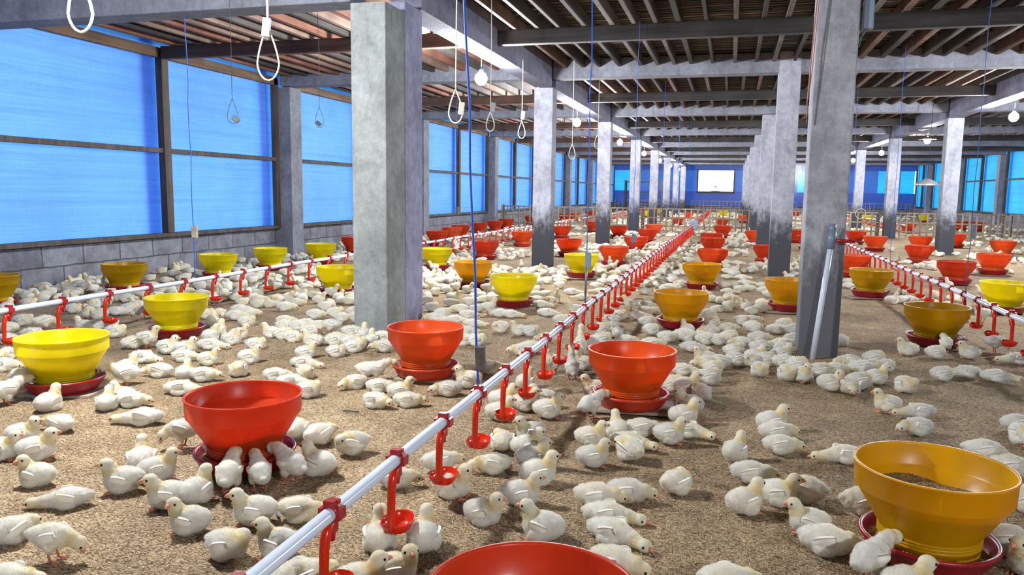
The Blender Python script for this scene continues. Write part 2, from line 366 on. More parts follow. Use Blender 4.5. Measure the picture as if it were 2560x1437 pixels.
BOARDS = {2: (.25, .20, .34, 'pale wooden board under the big yellow feeder'), 4: (.1, .22, .40, 'pale wooden board under the bright orange feeder'), 7: (.3, .22, .38, 'pale wooden board under the yellow feeder beyond the rope'), 3: (.2, .2, .30, 'pale board under the orange feeder by the doubled column'), 51: (.2, .25, .42, 'pale board under the mustard feeder right of the white-pipe column'), 49: (.2, .25, .42, 'pale board under the amber feeder behind the white-pipe column'), 12: (.4, .25, .40, 'pale board under the yellow feeder near the second left pillar')}
CH = [(-1.679, 1.38, 15, 's'), (-0.843, 1.628, 25, 'u'), (-0.999, 1.607, 45, 's'), (0.467, 2.024, 15, 'u'), (0.028, 1.911, 15, 's'), (-0.595, 1.765, 285, 's'), (-0.787, 1.714, 15, 'ur'), (0.394, 2.086, 47, 'e'), (-0.253, 1.923, 340, 's'), (-1.706, 1.547, 15, 'd'), (0.814, 2.256, 215, 'u'), (-1.28, 1.706, 0, 't'), (-1.152, 1.753, 185, 'u'), (-0.898, 1.862, 115, 'u'), (-0.786, 1.902, 100, 'u'), (-1.914, 1.599, 85, 's'), (0.298, 2.225, 355, 's'), (0.799, 2.383, 335, 's'), (-0.288, 2.115, 340, 'f'), (-0.483, 2.07, 175, 'u'), (-1.479, 1.804, 195, 'ul'), (0.266, 2.345, 180, 'u'), (-1.339, 1.916, 210, 'u'), (-0.68, 2.114, 355, 'u'), (-1.22, 1.972, 5, 's'), (-0.323, 2.241, 5, 'f'), (-1.96, 1.841, 215, 'f'), (-1.668, 1.939, 215, 'u'), (0.083, 2.441, 35, 'u'), (0.443, 2.555, 15, 't'), (-1.466, 2.133, 134, 'e'), (-1.605, 1.992, 85, 'u'), (-1.544, 2.08, 113, 'e'), (-0.607, 2.285, 15, 'u'), (-0.376, 2.35, 5, 's'), (0.945, 2.741, 15, 't'), (0.19, 2.546, 350, 'u'), (-0.283, 2.426, 355, 's'), (-0.844, 2.283, 355, 'u'), (0.283, 2.602, 155, 't'), (-1.889, 1.996, 205, 'u'), (-2.196, 1.948, 190, 'ul'), (-0.136, 2.544, 45, 't'), (-1.058, 2.303, 15, 's'), (-1.406, 2.224, 158, 'e'), (-1.856, 2.117, 30, 'u'), (-0.599, 2.477, 25, 'u'), (0.106, 2.723, 5, 's'), (-1.357, 2.326, 170, 'u'), (-1.975, 2.174, 125, 'u'), (-0.777, 2.532, 200, 's'), (-0.969, 2.494, 35, 's'), (1.008, 3.072, 355, 's'), (-0.655, 2.619, 25, 'u'), (-2.411, 2.142, 30, 'u'), (-2.533, 2.111, 15, 'u'), (-0.45, 2.711, 15, 'u'), (0.942, 3.121, 0, 'd'), (-0.326, 2.826, 135, 't'), (0.453, 3.047, 200, 'f'), (0.055, 2.938, 60, 'u'), (-0.708, 2.744, 25, 'u'), (-1.353, 2.564, 215, 't'), (-1.992, 2.415, 200, 'd'), (-0.816, 2.777, 105, 't'), (-2.618, 2.271, 20, 'u'), (0.225, 3.077, 7, 's'), (-1.531, 2.628, 75, 's'), (-0.348, 2.962, 355, 'f'), (-0.497, 2.929, 5, 'u'), (-0.734, 2.902, 215, 'u'), (-0.199, 3.067, 5, 'u'), (-1.653, 2.663, 105, 't'), (1.191, 3.503, 285, 'u'), (-2.603, 2.431, 175, 's'), (0.217, 3.244, 15, 's'), (-0.409, 3.072, 110, 'u'), (-0.319, 3.12, 15, 's'), (-0.13, 3.177, 345, 'f'), (0.802, 3.506, 200, 's'), (-2.36, 2.617, 203, 'f'), (0.208, 3.365, 20, 'u'), (1.228, 3.698, 15, 's'), (-0.159, 3.342, 25, 'u'), (-0.56, 3.295, 55, 'e'), (-0.943, 3.155, 15, 'u'), (-2.889, 2.643, 95, 'u'), (-0.749, 3.257, 15, 'u'), (-2.66, 2.733, 115, 'u'), (-3.135, 2.649, 73, 'e'), (-2.599, 2.813, 15, 's'), (0.869, 3.794, 200, 'f'), (-0.143, 3.525, 165, 'u'), (-0.874, 3.334, 15, 'u'), (-1.542, 3.155, 345, 's'), (-2.675, 2.852, 185, 'u'), (-1.409, 3.213, 15, 's'), (-0.987, 3.351, 20, 'u'), (-0.807, 3.412, 205, 'u'), (0.746, 3.85, 185, 'u'), (-1.499, 3.337, 15, 'u'), (-1.927, 3.218, 15, 't'), (-2.535, 3.067, 15, 'f'), (-0.098, 3.777, 105, 't'), (-1.292, 3.456, 200, 's'), (-0.606, 3.658, 200, 'u'), (-3.322, 2.893, 1, 'e'), (-1.64, 3.4, 15, 's'), (-2.895, 3.104, 231, 'e'), (-0.178, 3.869, 15, 'u'), (-1.788, 3.43, 235, 's'), (-2.115, 3.368, 15, 'f'), (-0.252, 3.906, 15, 't'), (0.628, 4.155, 265, 's'), (-0.973, 3.707, 75, 'u'), (-1.256, 3.644, 200, 'u'), (0.906, 4.274, 295, 't'), (0.534, 4.188, 5, 'ur'), (-2.602, 3.32, 15, 's'), (-2.252, 3.44, 15, 's'), (-2.714, 3.317, 105, 'u'), (0.685, 4.282, 15, 't'), (-1.756, 3.607, 30, 'e'), (-2.867, 3.318, 190, 's'), (-2.128, 3.527, 295, 't'), (-0.071, 4.127, 15, 't'), (-2.498, 3.473, 285, 't'), (-0.781, 3.97, 110, 'n'), (0.79, 4.415, 15, 'u'), (-3.732, 3.149, 15, 's'), (-3.093, 3.334, 75, 'u'), (-1.854, 3.695, 15, 't'), (0.419, 4.342, 285, 'u'), (0.333, 4.356, 285, 't'), (1.438, 4.688, 5, 'f'), (1.155, 4.62, 15, 't'), (0.507, 4.454, 15, 't'), (-1.258, 3.968, 35, 's'), (-0.896, 4.083, 200, 'w'), (0.193, 4.403, 285, 't'), (-0.222, 4.285, 5, 'f'), (-0.058, 4.355, 15, 't'), (0.596, 4.551, 15, 's'), (1.316, 4.758, 195, 'f'), (-2.272, 3.752, 5, 'f'), (-2.809, 3.634, 15, 'u'), (-0.766, 4.223, 185, 'u'), (0.761, 4.684, 15, 'f'), (-3.202, 3.573, 5, 'f'), (0.405, 4.595, 15, 't'), (-2.616, 3.745, 15, 'u'), (-0.093, 4.469, 195, 's'), (0.895, 4.754, 215, 's'), (-3.983, 3.389, 285, 's'), (-3.006, 3.666, 15, 's'), (-0.028, 4.519, 195, 's'), (0.332, 4.662, 15, 's'), (-0.106, 4.559, 195, 'u'), (0.159, 4.635, 195, 't'), (0.708, 4.793, 195, 's'), (0.066, 4.633, 15, 's'), (0.232, 4.682, 15, 't'), (-2.381, 3.96, 20, 'u'), (0.863, 4.924, 15, 't'), (-2.239, 4.061, 15, 't'), (0.178, 4.747, 15, 'u'), (-3.112, 3.818, 15, 'u'), (-3.239, 3.821, 5, 'u'), (0.333, 4.847, 15, 'u'), (1.717, 5.248, 195, 'f'), (-0.848, 4.534, 95, 'n'), (-1.185, 4.466, 195, 's'), (-3.429, 3.871, 15, 'w'), (-2.205, 4.216, 15, 't'), (0.058, 4.871, 15, 't'), (-2.026, 4.29, 195, 's'), (-2.803, 4.078, 15, 't'), (-3.55, 3.873, 75, 's'), (-3.082, 4.007, 15, 'f'), (1.268, 5.25, 15, 't'), (-1.164, 4.571, 15, 's'), (1.474, 5.32, 175, 'u'), (-2.227, 4.305, 15, 't'), (0.36, 5.057, 15, 's'), (-4.363, 3.724, 195, 's'), (1.119, 5.293, 185, 'u'), (1.376, 5.468, 91, 'e'), (-2.294, 4.352, 15, 't'), (0.22, 5.062, 15, 's'), (-2.529, 4.29, 195, 'u'), (-0.201, 4.954, 5, 'f'), (-3.036, 4.161, 15, 'u'), (-2.412, 4.358, 15, 's'), (-2.19, 4.425, 105, 'u'), (-0.455, 4.924, 15, 's'), (-0.844, 4.854, 195, 'u'), (1.687, 5.571, 0, 'd'), (-1.554, 4.652, 15, 't'), (-1.635, 4.637, 15, 's'), (-2.446, 4.44, 15, 's'), (-2.719, 4.369, 15, 's'), (-3.242, 4.226, 75, 'u'), (0.36, 5.265, 195, 'f'), (-4.382, 3.927, 15, 'f'), (-0.629, 4.996, 15, 's'), (0.102, 5.203, 195, 's'), (-2.183, 4.577, 15, 's'), (-0.782, 4.985, 15, 't'), (-3.102, 4.333, 15, 'u'), (-1.135, 4.898, 195, 's'), (-2.318, 4.575, 105, 'u'), (-2.835, 4.429, 15, 't'), (-0.046, 5.228, 15, 's'), (-3.919, 4.14, 15, 't'), (0.75, 5.464, 105, 't'), (-0.128, 5.218, 15, 's'), (-2.936, 4.453, 195, 'u'), (0.445, 5.436, 15, 's'), (-3.3, 4.38, 95, 'u'), (0.216, 5.382, 15, 's'), (-0.165, 5.291, 15, 's'), (-0.379, 5.226, 15, 's'), (-0.241, 5.261, 15, 's'), (-4.703, 4.032, 195, 's'), (0.029, 5.391, 15, 't'), (-2.469, 4.692, 15, 's'), (-0.276, 5.336, 15, 's'), (-2.609, 4.665, 195, 'd'), (-4.499, 4.132, 55, 'd'), (-1.714, 4.921, 15, 's'), (-2.764, 4.662, 15, 'f'), (-4.279, 4.242, 195, 'u'), (-1.298, 5.091, 15, 't'), (-0.728, 5.267, 105, 't'), (-1.382, 5.095, 195, 'u'), (-4.219, 4.3, 45, 's'), (-4.156, 4.353, 105, 't'), (-2.917, 4.749, 15, 's'), (-2.779, 4.8, 15, 's'), (-0.851, 5.347, 15, 't'), (-1.538, 5.161, 205, 't'), (-0.105, 5.567, 195, 's'), (-3.022, 4.743, 15, 's'), (-0.51, 5.472, 15, 't'), (-4.839, 4.264, 15, 't'), (-0.264, 5.567, 135, 'u'), (0.471, 5.797, 15, 't'), (-3.567, 4.671, 105, 'u'), (-0.798, 5.456, 195, 'u'), (0.355, 5.813, 15, 'f'), (-2.931, 4.893, 15, 'f'), (-3.354, 4.778, 15, 't'), (0.018, 5.741, 15, 's'), (0.208, 5.779, 15, 't'), (-0.811, 5.537, 195, 'd'), (0.182, 5.857, 15, 't'), (-3.122, 4.911, 15, 's'), (-1.797, 5.31, 15, 'f'), (-2.012, 5.251, 15, 's'), (0.423, 6.013, 15, 't'), (-4.218, 4.729, 195, 'd'), (-0.103, 5.906, 15, 't'), (-0.568, 5.784, 15, 's'), (-4.554, 4.66, 195, 't'), (-1.192, 5.612, 15, 't'), (-2.799, 5.177, 15, 's'), (-2.698, 5.214, 15, 's'), (0.429, 6.102, 15, 't'), (-1.979, 5.421, 15, 'f'), (-3.601, 4.991, 15, 's'), (-4.688, 4.697, 285, 'u'), (-2.144, 5.42, 195, 's'), (-3.843, 4.964, 15, 't'), (0.114, 6.095, 15, 't'), (-3.756, 5.01, 315, 's'), (0.186, 6.135, 15, 's'), (-3.06, 5.232, 15, 's'), (-3.571, 5.119, 15, 's'), (-4.586, 4.872, 15, 'f'), (-2.945, 5.34, 15, 't'), (-5.442, 4.658, 105, 'u'), (-1.955, 5.645, 15, 's'), (-2.146, 5.6, 15, 't'), (-2.821, 5.427, 15, 't'), (-4.962, 4.826, 15, 't'), (-0.812, 6.019, 15, 't'), (-4.561, 4.978, 15, 't'), (-3.726, 5.224, 15, 's'), (-1.652, 5.811, 15, 'f'), (-0.678, 6.095, 15, 'f'), (-1.747, 5.816, 15, 'f'), (1.987, 6.907, 195, 'w'), (-0.136, 6.312, 15, 't'), (-1.849, 5.838, 35, 'w'), (-1.397, 5.988, 355, 'f'), (-4.639, 5.139, 195, 'u'), (-4.984, 5.052, 285, 'u'), (-3.485, 5.487, 15, 's'), (-5.517, 4.921, 15, 't'), (-0.641, 6.302, 15, 's'), (-2.11, 5.92, 195, 's'), (-1.993, 5.964, 15, 's'), (-3.199, 5.626, 15, 't'), (-0.568, 6.372, 15, 's'), (-1.215, 6.22, 195, 'u'), (-2.361, 5.9, 15, 't'), (0.208, 6.665, 15, 's'), (-3.782, 5.54, 15, 't'), (-4.159, 5.456, 105, 'w'), (-3.698, 5.586, 15, 's'), (-0.774, 6.426, 195, 'w'), (-0.922, 6.401, 15, 't'), (-3.222, 5.754, 105, 't'), (-0.06, 6.708, 15, 'f'), (-3.975, 5.607, 15, 't'), (-3.543, 5.74, 15, 's'), (0.283, 6.827, 15, 's'), (-5.37, 5.237, 285, 'u'), (-5.653, 5.178, 195, 'u'), (-5.002, 5.422, 15, 's'), (-0.678, 6.647, 15, 's'), (-1.551, 6.419, 5, 'f'), (-2.311, 6.213, 15, 's'), (-3.166, 5.982, 15, 's'), (-3.434, 5.939, 35, 'u'), (-5.119, 5.463, 15, 't'), (-2.169, 6.302, 15, 't'), (-4.848, 5.569, 15, 't'), (-5.96, 5.292, 195, 't'), (-3.737, 5.924, 15, 'u'), (-3.837, 5.926, 195, 's'), (-4.302, 5.81, 275, 'w'), (-5.035, 5.6, 15, 't'), (-2.564, 6.301, 15, 't'), (0.308, 7.12, 15, 's'), (-2.372, 6.455, 15, 'u'), (-6.159, 5.393, 15, 's'), (-0.919, 6.886, 15, 't'), (-4.168, 5.973, 105, 'w'), (1.427, 7.566, 25, 'w'), (-2.231, 6.564, 105, 'u'), (-1.492, 6.804, 285, 'w'), (-3.672, 6.244, 15, 't'), (-4.676, 5.978, 15, 's'), (-2.199, 6.686, 195, 'u'), (-5.894, 5.686, 195, 'u'), (-3.816, 6.277, 195, 'u'), (-3.308, 6.443, 15, 't'), (-5.002, 5.982, 105, 'u'), (-1.304, 7.027, 195, 'f'), (-5.783, 5.766, 15, 'd'), (-5.688, 5.805, 195, 's'), (-4.212, 6.248, 95, 'w'), (-6.08, 5.721, 15, 'f'), (-4.92, 6.055, 15, 's'), (-5.152, 6.03, 15, 'f'), (-4.161, 6.392, 195, 'w'), (-6.129, 5.838, 15, 'u'), (-6.266, 5.801, 15, 'f'), (-6.34, 5.838, 195, 's'), (-2.245, 7.034, 35, 'w'), (-4.79, 6.336, 15, 't'), (0.39, 7.839, 15, 't'), (-4.959, 6.332, 15, 't'), (-4.728, 6.425, 105, 't'), (-1.473, 7.366, 15, 'f'), (-0.784, 7.635, 195, 's'), (-4.048, 6.715, 15, 's'), (-1.224, 7.527, 195, 'f'), (2.439, 8.584, 195, 'w'), (-1.851, 7.383, 15, 't'), (-4.699, 6.588, 15, 'f'), (-4.243, 6.73, 105, 'u'), (-6.328, 6.155, 285, 'u'), (-2.755, 7.168, 15, 's'), (0.008, 7.952, 15, 'f'), (-0.652, 7.813, 15, 's'), (-6.221, 6.243, 15, 'f'), (-2.652, 7.258, 15, 't'), (0.345, 8.129, 15, 't'), (-6.34, 6.236, 105, 'u'), (0.126, 8.188, 15, 's'), (-1.871, 7.651, 105, 'w'), (-6.34, 6.385, 195, 'u'), (0.202, 8.285, 15, 's'), (-1.685, 7.783, 15, 't'), (-5.66, 6.686, 15, 's'), (-6.34, 6.491, 15, 't'), (-1.333, 7.943, 15, 's'), (-6.3, 6.562, 15, 't'), (-0.493, 8.208, 15, 's'), (-4.838, 7.005, 15, 't'), (2.26, 9.041, 105, 'w'), (-5.604, 6.86, 15, 's'), (-5.932, 6.782, 15, 't'), (-0.708, 8.267, 15, 's'), (-3.045, 7.609, 15, 's'), (-0.057, 8.458, 15, 's'), (0.355, 8.625, 15, 's'), (-5.277, 7.036, 105, 'u'), (-2.99, 7.688, 195, 't'), (0.052, 8.556, 15, 't'), (-0.476, 8.443, 195, 's'), (-5.645, 6.98, 15, 't'), (-2.822, 7.817, 105, 'u'), (-2.902, 7.801, 15, 't'), (1.258, 8.987, 195, 'f'), (-5.099, 7.207, 15, 't'), (-1.905, 8.133, 15, 't'), (-1.785, 8.201, 15, 's'), (-4.869, 7.384, 15, 't'), (-1.325, 8.386, 15, 'f'), (0.181, 8.847, 15, 'f'), (-4.971, 7.424, 15, 't'), (-0.618, 8.758, 15, 's'), (-6.034, 7.252, 15, 's'), (-4.528, 7.708, 15, 'f'), (-5.744, 7.369, 15, 'f'), (1.308, 9.37, 15, 't'), (-0.761, 8.862, 15, 's'), (-1.243, 8.739, 15, 'f'), (-1.873, 8.561, 15, 'f'), (-4.892, 7.735, 15, 's'), (-6.3, 7.387, 15, 't'), (-6.07, 7.59, 15, 'f'), (0.689, 9.516, 195, 'u'), (0.155, 9.402, 15, 'f'), (-0.016, 9.417, 15, 'f'), (-4.867, 8.082, 75, 'u'), (-6.34, 7.674, 285, 'u'), (-6.326, 7.754, 195, 'u'), (-2.687, 8.831, 15, 't'), (-6.34, 7.835, 195, 'u'), (-5.604, 8.06, 105, 'u'), (-5.764, 8.123, 15, 's'), (-2.091, 9.202, 15, 's'), (0.053, 9.822, 15, 's'), (-2.333, 9.176, 15, 't'), (-2.21, 9.222, 285, 'u'), (-1.571, 9.502, 15, 't'), (-1.277, 9.833, 15, 't'), (-2.059, 9.623, 15, 's'), (0.193, 10.259, 15, 'f'), (-1.559, 9.839, 15, 's'), (-0.818, 10.137, 15, 't'), (-0.931, 10.11, 15, 's'), (-6.09, 8.846, 15, 't'), (-6.287, 8.88, 15, 't'), (-1.531, 10.245, 105, 'w'), (2.203, 11.439, 15, 'f'), (-0.699, 10.639, 15, 't'), (0.311, 10.964, 15, 't'), (0.781, 11.169, 15, 't'), (-1.329, 10.617, 195, 'w'), (0.116, 11.355, 15, 'f'), (-0.049, 11.408, 15, 'f'), (-1.27, 11.268, 15, 't'), (-0.573, 11.471, 15, 's'), (-0.863, 11.452, 15, 't'), (-0.607, 11.567, 15, 't'), (2.903, 12.568, 15, 'f'), (2.555, 12.564, 195, 'f'), (-0.777, 11.935, 15, 'u'), (-0.629, 12.312, 15, 's'), (-0.689, 12.601, 15, 's'), (0.055, 12.948, 15, 's'), (2.84, 15.325, 15, 't'), (4.734, 17.101, 15, 't')]
CABLES = [(-2.73, 2.78, 2.69, 1.655, .105, 'thick white cable loop, unlit, hanging before the upper left beam', None, .0062, .3, False, None),
 (-2.115, 3.24, 2.69, 1.50, .105, 'cream cable loop with a grey socket, left of the doubled column', (-.005, .24, .036, .085), .0042, .2, True, 's'),
 (-1.615, 4.42, 2.69, 1.40, .085, 'cream cable loop with a white socket, just right of the doubled column', (.035, .085, .034, .075), .0045, .2, False, None),
 (-2.0, 6.33, 2.69, 1.50, .07, 'cream cable loop hanging before the nearest lit bulb', (.02, .20, .04, .08), .0045, .2, False, 's'),
 (-2.275, 8.36, 2.69, 1.58, .08, 'grey-cream cable loop hanging between the nearest two lit bulbs', (.01, .25, .04, .09), .0045, .2, False, 's'),
 (-3.29, 4.6, 2.69, 1.43, .07, 'dark thin cord with a small grey socket before the second blue window', (.02, .03, .05, .035), .0022, .4, False, 's'),
 (-3.66, 6.4, 2.69, 1.55, .08, 'dark thin cord with a small grey socket above the rail near the wall column', (-.01, .04, .05, .035), .0022, .2, False, 's'),
 (-1.93, 9.48, 2.69, 1.40, .08, 'cream cable loop hanging below the second lit bulb', None, .005, .2, False, None),
 (-1.89, 11.1, 2.69, 1.62, .09, 'pale cable loop hanging beyond the second lit bulb', None, .005, .2, False, None)]

# ---------------------------------------------------------------- the barn shell
ST = dict(kind='structure')
n_ = 90; gx = np.linspace(XL-.2, XR+.2, n_); gy = np.concatenate([np.linspace(-3, 12, 150), np.linspace(12.3, YB+.3, 60)])
GX, GY = np.meshgrid(gx, gy)
def hgt(x, y): return .008*np.sin(x*2.1+1.3*np.sin(y*1.7))*np.sin(y*2.6+x)-.004
GZ = hgt(GX, GY)
vs = np.stack([GX, GY, GZ], -1).reshape(-1, 3); R_, C_ = GX.shape
fs = [(i*C_+j, i*C_+j+1, (i+1)*C_+j+1, (i+1)*C_+j) for i in range(R_-1) for j in range(C_-1)]
MB().add(vs, fs).build('floor', LITTER, **ST)
GRND = flat('outside_ground', (.16, .17, .10), .9)
MB().box(-60, 60, -40, 100, -.6, -.3).build('outside_ground', GRND, **ST)

# bamboo slat deck overhead: many thin slats in one ceiling
def ceiling():
    V = []; Fc = []; T = []
    y = -3.0
    while y < YB+.2:
        w = .034 if y < 21 else .3
        x = XL-.1
        while x < XR+.1:
            L = random.uniform(1.2, 2.8) if y < 21 else 16
            x1 = min(x+L, XR+.1); o = len(V); z = Z1+random.uniform(0, .012)+(.02 if y >= 21 else 0)
            a = random.uniform(-.004, .004)
            for (xx, dy) in ((x, 0), (x1, a)):
                V += [(xx, y+dy, z), (xx, y+dy+w*.82, z), (xx, y+dy+w*.82, z+.008), (xx, y+dy, z+.008)]
            Fc += [(o, o+1, o+5, o+4), (o+1, o+2, o+6, o+5), (o, o+4, o+7, o+3), (o+2, o+3, o+7, o+6)]
            t = random.random()
            c = (.05, .038, .028) if t < .5 else (.10, .075, .048) if t < .82 else (.20, .155, .105) if t < .94 else (.52, .47, .40)
            c = tuple(q*random.uniform(.8, 1.2) for q in c); T += [c]*8
            x = x1+.004
        y += w
    me = bpy.data.meshes.new('ceiling'); me.from_pydata(V, [], Fc); me.materials.append(SLAT)
    a = me.attributes.new('tone', 'FLOAT_COLOR', 'POINT'); a.data.foreach_set('color', np.array([(*c, 1) for c in T], 'f').ravel())
    link('ceiling', me, **ST)
    MB().box(XL-.3, XR+.3, -3.3, YB+.4, Z1+.05, Z1+.10).build('deck_sky_block', flat('sky_block_dark', (.03, .027, .025), .9), **ST)  # unseen sheet added to keep sky light out of the slat gaps
ceiling()

COLW = .25
def column(name, x, y, label, m, z1=None, w=COLW, group=None, d=None):
    d = d or w
    o = MB().box(-w/2, w/2, -d/2, d/2, -.02, z1 or 2.44).build(name, m, loc=(x, y, 0), label=label, cat='column', group=group)
    return bevel(o, .008)
rows = {'a': [], 'b': [], 'c': []}
# doubled column close to the camera, with the joint between its two shafts
t = empty('concrete_column', (XA, 5.09, 0), 'large doubled concrete column, pale front face and ambient-violet side with a vertical joint', 'column')
bevel(MB().box(-.13, .13, -.16, .16, -.02, 2.26).build('column_shaft', [CONL], t), .006)
bevel(MB().box(-.13, .125, .18, .51, -.02, 2.34).build('column_shaft', [CONW], t, label='rear shaft, ambient violet tint'), .01)
MB().box(-.11, .105, .15, .19, -.02, 2.26).build('joint_filler', WDARK, t)
for k in range(1, 8):
    column('concrete_column', XA+.02, Y0+k*S, f'stained concrete column with dark foot, {ORD[k-1]} behind the doubled column in the left pillar row', CONS, 2.34)
tb = column('concrete_column', XB, 5.17, 'large pale concrete column with the white pipe standing against it', concrete('speckled_concrete', (.40, .40, .44), True, (.13, .13, .145)), 2.44, .235)
for k in range(1, 8):
    column('concrete_column', XB+.04, Y0+k*S, f'stained concrete column, {ORD[k-1]} behind the column with the white pipe', CONS, 2.70 if k == 1 else 2.44)
for k in range(2, 8):
    column('concrete_column', XC+.02, Y0+k*S, f'concrete column with dark foot, {ORD[k-2]} in the right pillar row', CONS, 2.34)
for k in range(0, 8):
    column('concrete_column', XL+.1, Y0+k*S+.05, f'dark grey wall column between blue windows, {ORD[k]} along the left block wall', CONC if k else CONV, 2.44, .30)
for k in range(3, 8):
    column('concrete_column', XR-.1, Y0+k*S+.05, f'dark grey wall column between cyan windows, {ORD[k-3]} in view along the right wall', CONC, 2.44, .30)

# concrete beams
def beam(x0, x1, y0, y1, z0, z1, label, m=CONC):
    o = MB().box(x0, x1, y0, y1, z0, z1).build('concrete_beam', m, label=label, cat='beam'); bevel(o, .008); return o
beam(XL, XA-.13, 4.93, 5.17, 2.27, 2.69, 'wide grey concrete beam from the left wall to the doubled column')
beam(XA+.13, XR, 4.97, 5.21, 2.45, 2.69, 'grey concrete cross beam over the column with the white pipe')
for k in range(1, 8):
    y = Y0+k*S
    beam(XL+.1, XA-.11, y-.12, y+.12, 2.45, 2.69, f'grey concrete cross beam over the left aisle, {ORD[k-1]} beyond the doubled column')
    beam(XA+.14, XC-.11, y-.12, y+.12, 2.45, 2.69, f'long grey concrete cross beam over the middle pillars, {ORD[k-1]} beyond the doubled column', CONC)
    beam(XC+.14, XR-.1, y-.12, y+.12, 2.45, 2.69, f'grey concrete cross beam over the right aisle, {ORD[k-1]} beyond the doubled column')
for k in range(0, 7):
    ya, yb = Y0+k*S+.12+(.4 if k == 0 else 0), Y0+(k+1)*S-.12
    beam(XA-.10, XA+.13, ya, yb, 2.345, 2.69, f'grey concrete lengthwise beam on the left pillar row, {ORD[k]} span', CONV)
    if k > 0: beam(XC-.10, XC+.13, ya, yb, 2.345, 2.69, f'grey concrete lengthwise beam on the right pillar row, {ORD[k-1]} span in view', CONV)
    for a, b_, m, nm in ((XL+.12, XA-.10, WBROWN, 'brown timber cross beam over the left aisle'), (XA+.13, XC-.10, WDARKX, 'dark timber cross beam over the middle aisle'), (XC+.13, XR-.1, WDARKX, 'dark timber cross beam over the right aisle')):
        y = Y0+(k+.5)*S
        bevel(MB().box(a, b_, y-.04, y+.04, 2.435, 2.575).build('timber_beam', m, label=f'{nm}, {ORD[k]} bay behind the doubled column', cat='beam'), .006)
# joists under the slats
joist_me = {}
for k in range(0, 4):
    ya, yb = Y0+k*S+.12, Y0+(k+1)*S-.12
    x = XL+.28; i = 0
    while x < (XR-.2 if k else 5):
        near = any(abs(x-c) < .17 for c in (XA, XC))
        if not near:
            left = x < XA
            w = random.uniform(.045, .06) if left else random.uniform(.028, .045)
            m = random.choice([WRED, WGREY, WDARK, WPINK, WDARK]) if left else random.choice([WDARK, WDARK, WGREY, WBROWN])
            me = MB().box(-w/2, w/2, 0, yb-ya, 0, .12).mesh('ceiling_joist', m)
            lab = ('rough sawn joist running lengthwise over the left aisle' if left else 'dark weathered joist running lengthwise over the middle aisle' if x < XC else 'dark weathered joist running lengthwise over the right aisle')+f', {ORD[k]} bay from camera'
            link('ceiling_joist', me, loc=(x, ya, 2.578), label=lab, cat='joist', group=lab+' group')
        x += random.uniform(.2, .27)

# side walls: block base, timber frames and blue tarpaulin windows
def sidewall(side):
    X = XL if side == 'left' else XR; s = 1 if side == 'left' else -1
    zs, zm, zt = (.45, 1.41, 2.46) if side == 'left' else (.47, 1.60, 2.52)
    MB().box(*(sorted((X-.02*s, X-.14*s))), -3.3, YB+.3, -.05, zs-.03).build('wall_'+side, BLOCK, **ST)
    MB().box(*(sorted((X-.02*s, X-.14*s))), -3.3, YB+.3, Z1, Z1+.12).build('trim_2' if side == 'left' else 'trim_3', CONC, **ST)
    T_ = TARP if side == 'left' else TARPR
    for k in range(-1, 8):
        ya = Y0+k*S+.2; yb = min(Y0+(k+1)*S-.12, YB-.1)
        if k == -1: ya = -3
        if side == 'right' and k < 2 and k != -1: pass
        w = empty(f'window_{k+2 if side == "left" else k+12}', (X, ya, 0)); w['kind'] = 'structure'
        # sheet, gently billowed
        NY, NZ = 14, 10; vs = []; fs = []
        for i in range(NY+1):
            for j in range(NZ+1):
                y = (ya-.2)+(yb-ya+.4)*i/NY; z = zs-.04+(Z1-zs+.04)*j/NZ
                vs.append((-.03*s-.02*s*math.sin(PI*i/NY*2)*math.sin(PI*j/NZ), y-ya, z))
        fs = [(i*(NZ+1)+j, i*(NZ+1)+j+1, (i+1)*(NZ+1)+j+1, (i+1)*(NZ+1)+j) for i in range(NY) for j in range(NZ)]
        MB().add(vs, fs).build('tarpaulin', T_, w)
        L = yb-ya; mid = L/2+.02
        for q in (mid-.24, L-.32):                # where two widths of sheet overlap
            MB().add([(-.075*s, q, zs), (-.075*s, q+.22, zs), (-.075*s, q+.2, Z1), (-.075*s, q-.02, Z1)], [(0, 1, 2, 3)]).build('overlap_strip', T_, w)
        def bar(nm, y0, y1, z0, z1, m=WFRAME, d=(.0, .07)): bevel(MB().box(*sorted((s*d[0], s*d[1])), y0, y1, z0, z1).build(nm, m, w), .004)
        bar('sill', 0, L, zs-.04, zs+.01); bar('header', 0, L, zt, zt+.11, WHEAD)
        bar('frame_post', mid-.055, mid+.055, zs+.01, Z1-.14, WFRAME, (.0, .09)); bar('frame_post', L-.09, L, zs+.01, Z1-.14)
        if k > -1: bar('frame_post', 0, .05, zs+.01, zt)
        bar('rail', .05, mid-.055, zm-.025, zm+.03); bar('rail', mid+.055, L-.09, zm-.025, zm+.03)
sidewall('left'); sidewall('right')

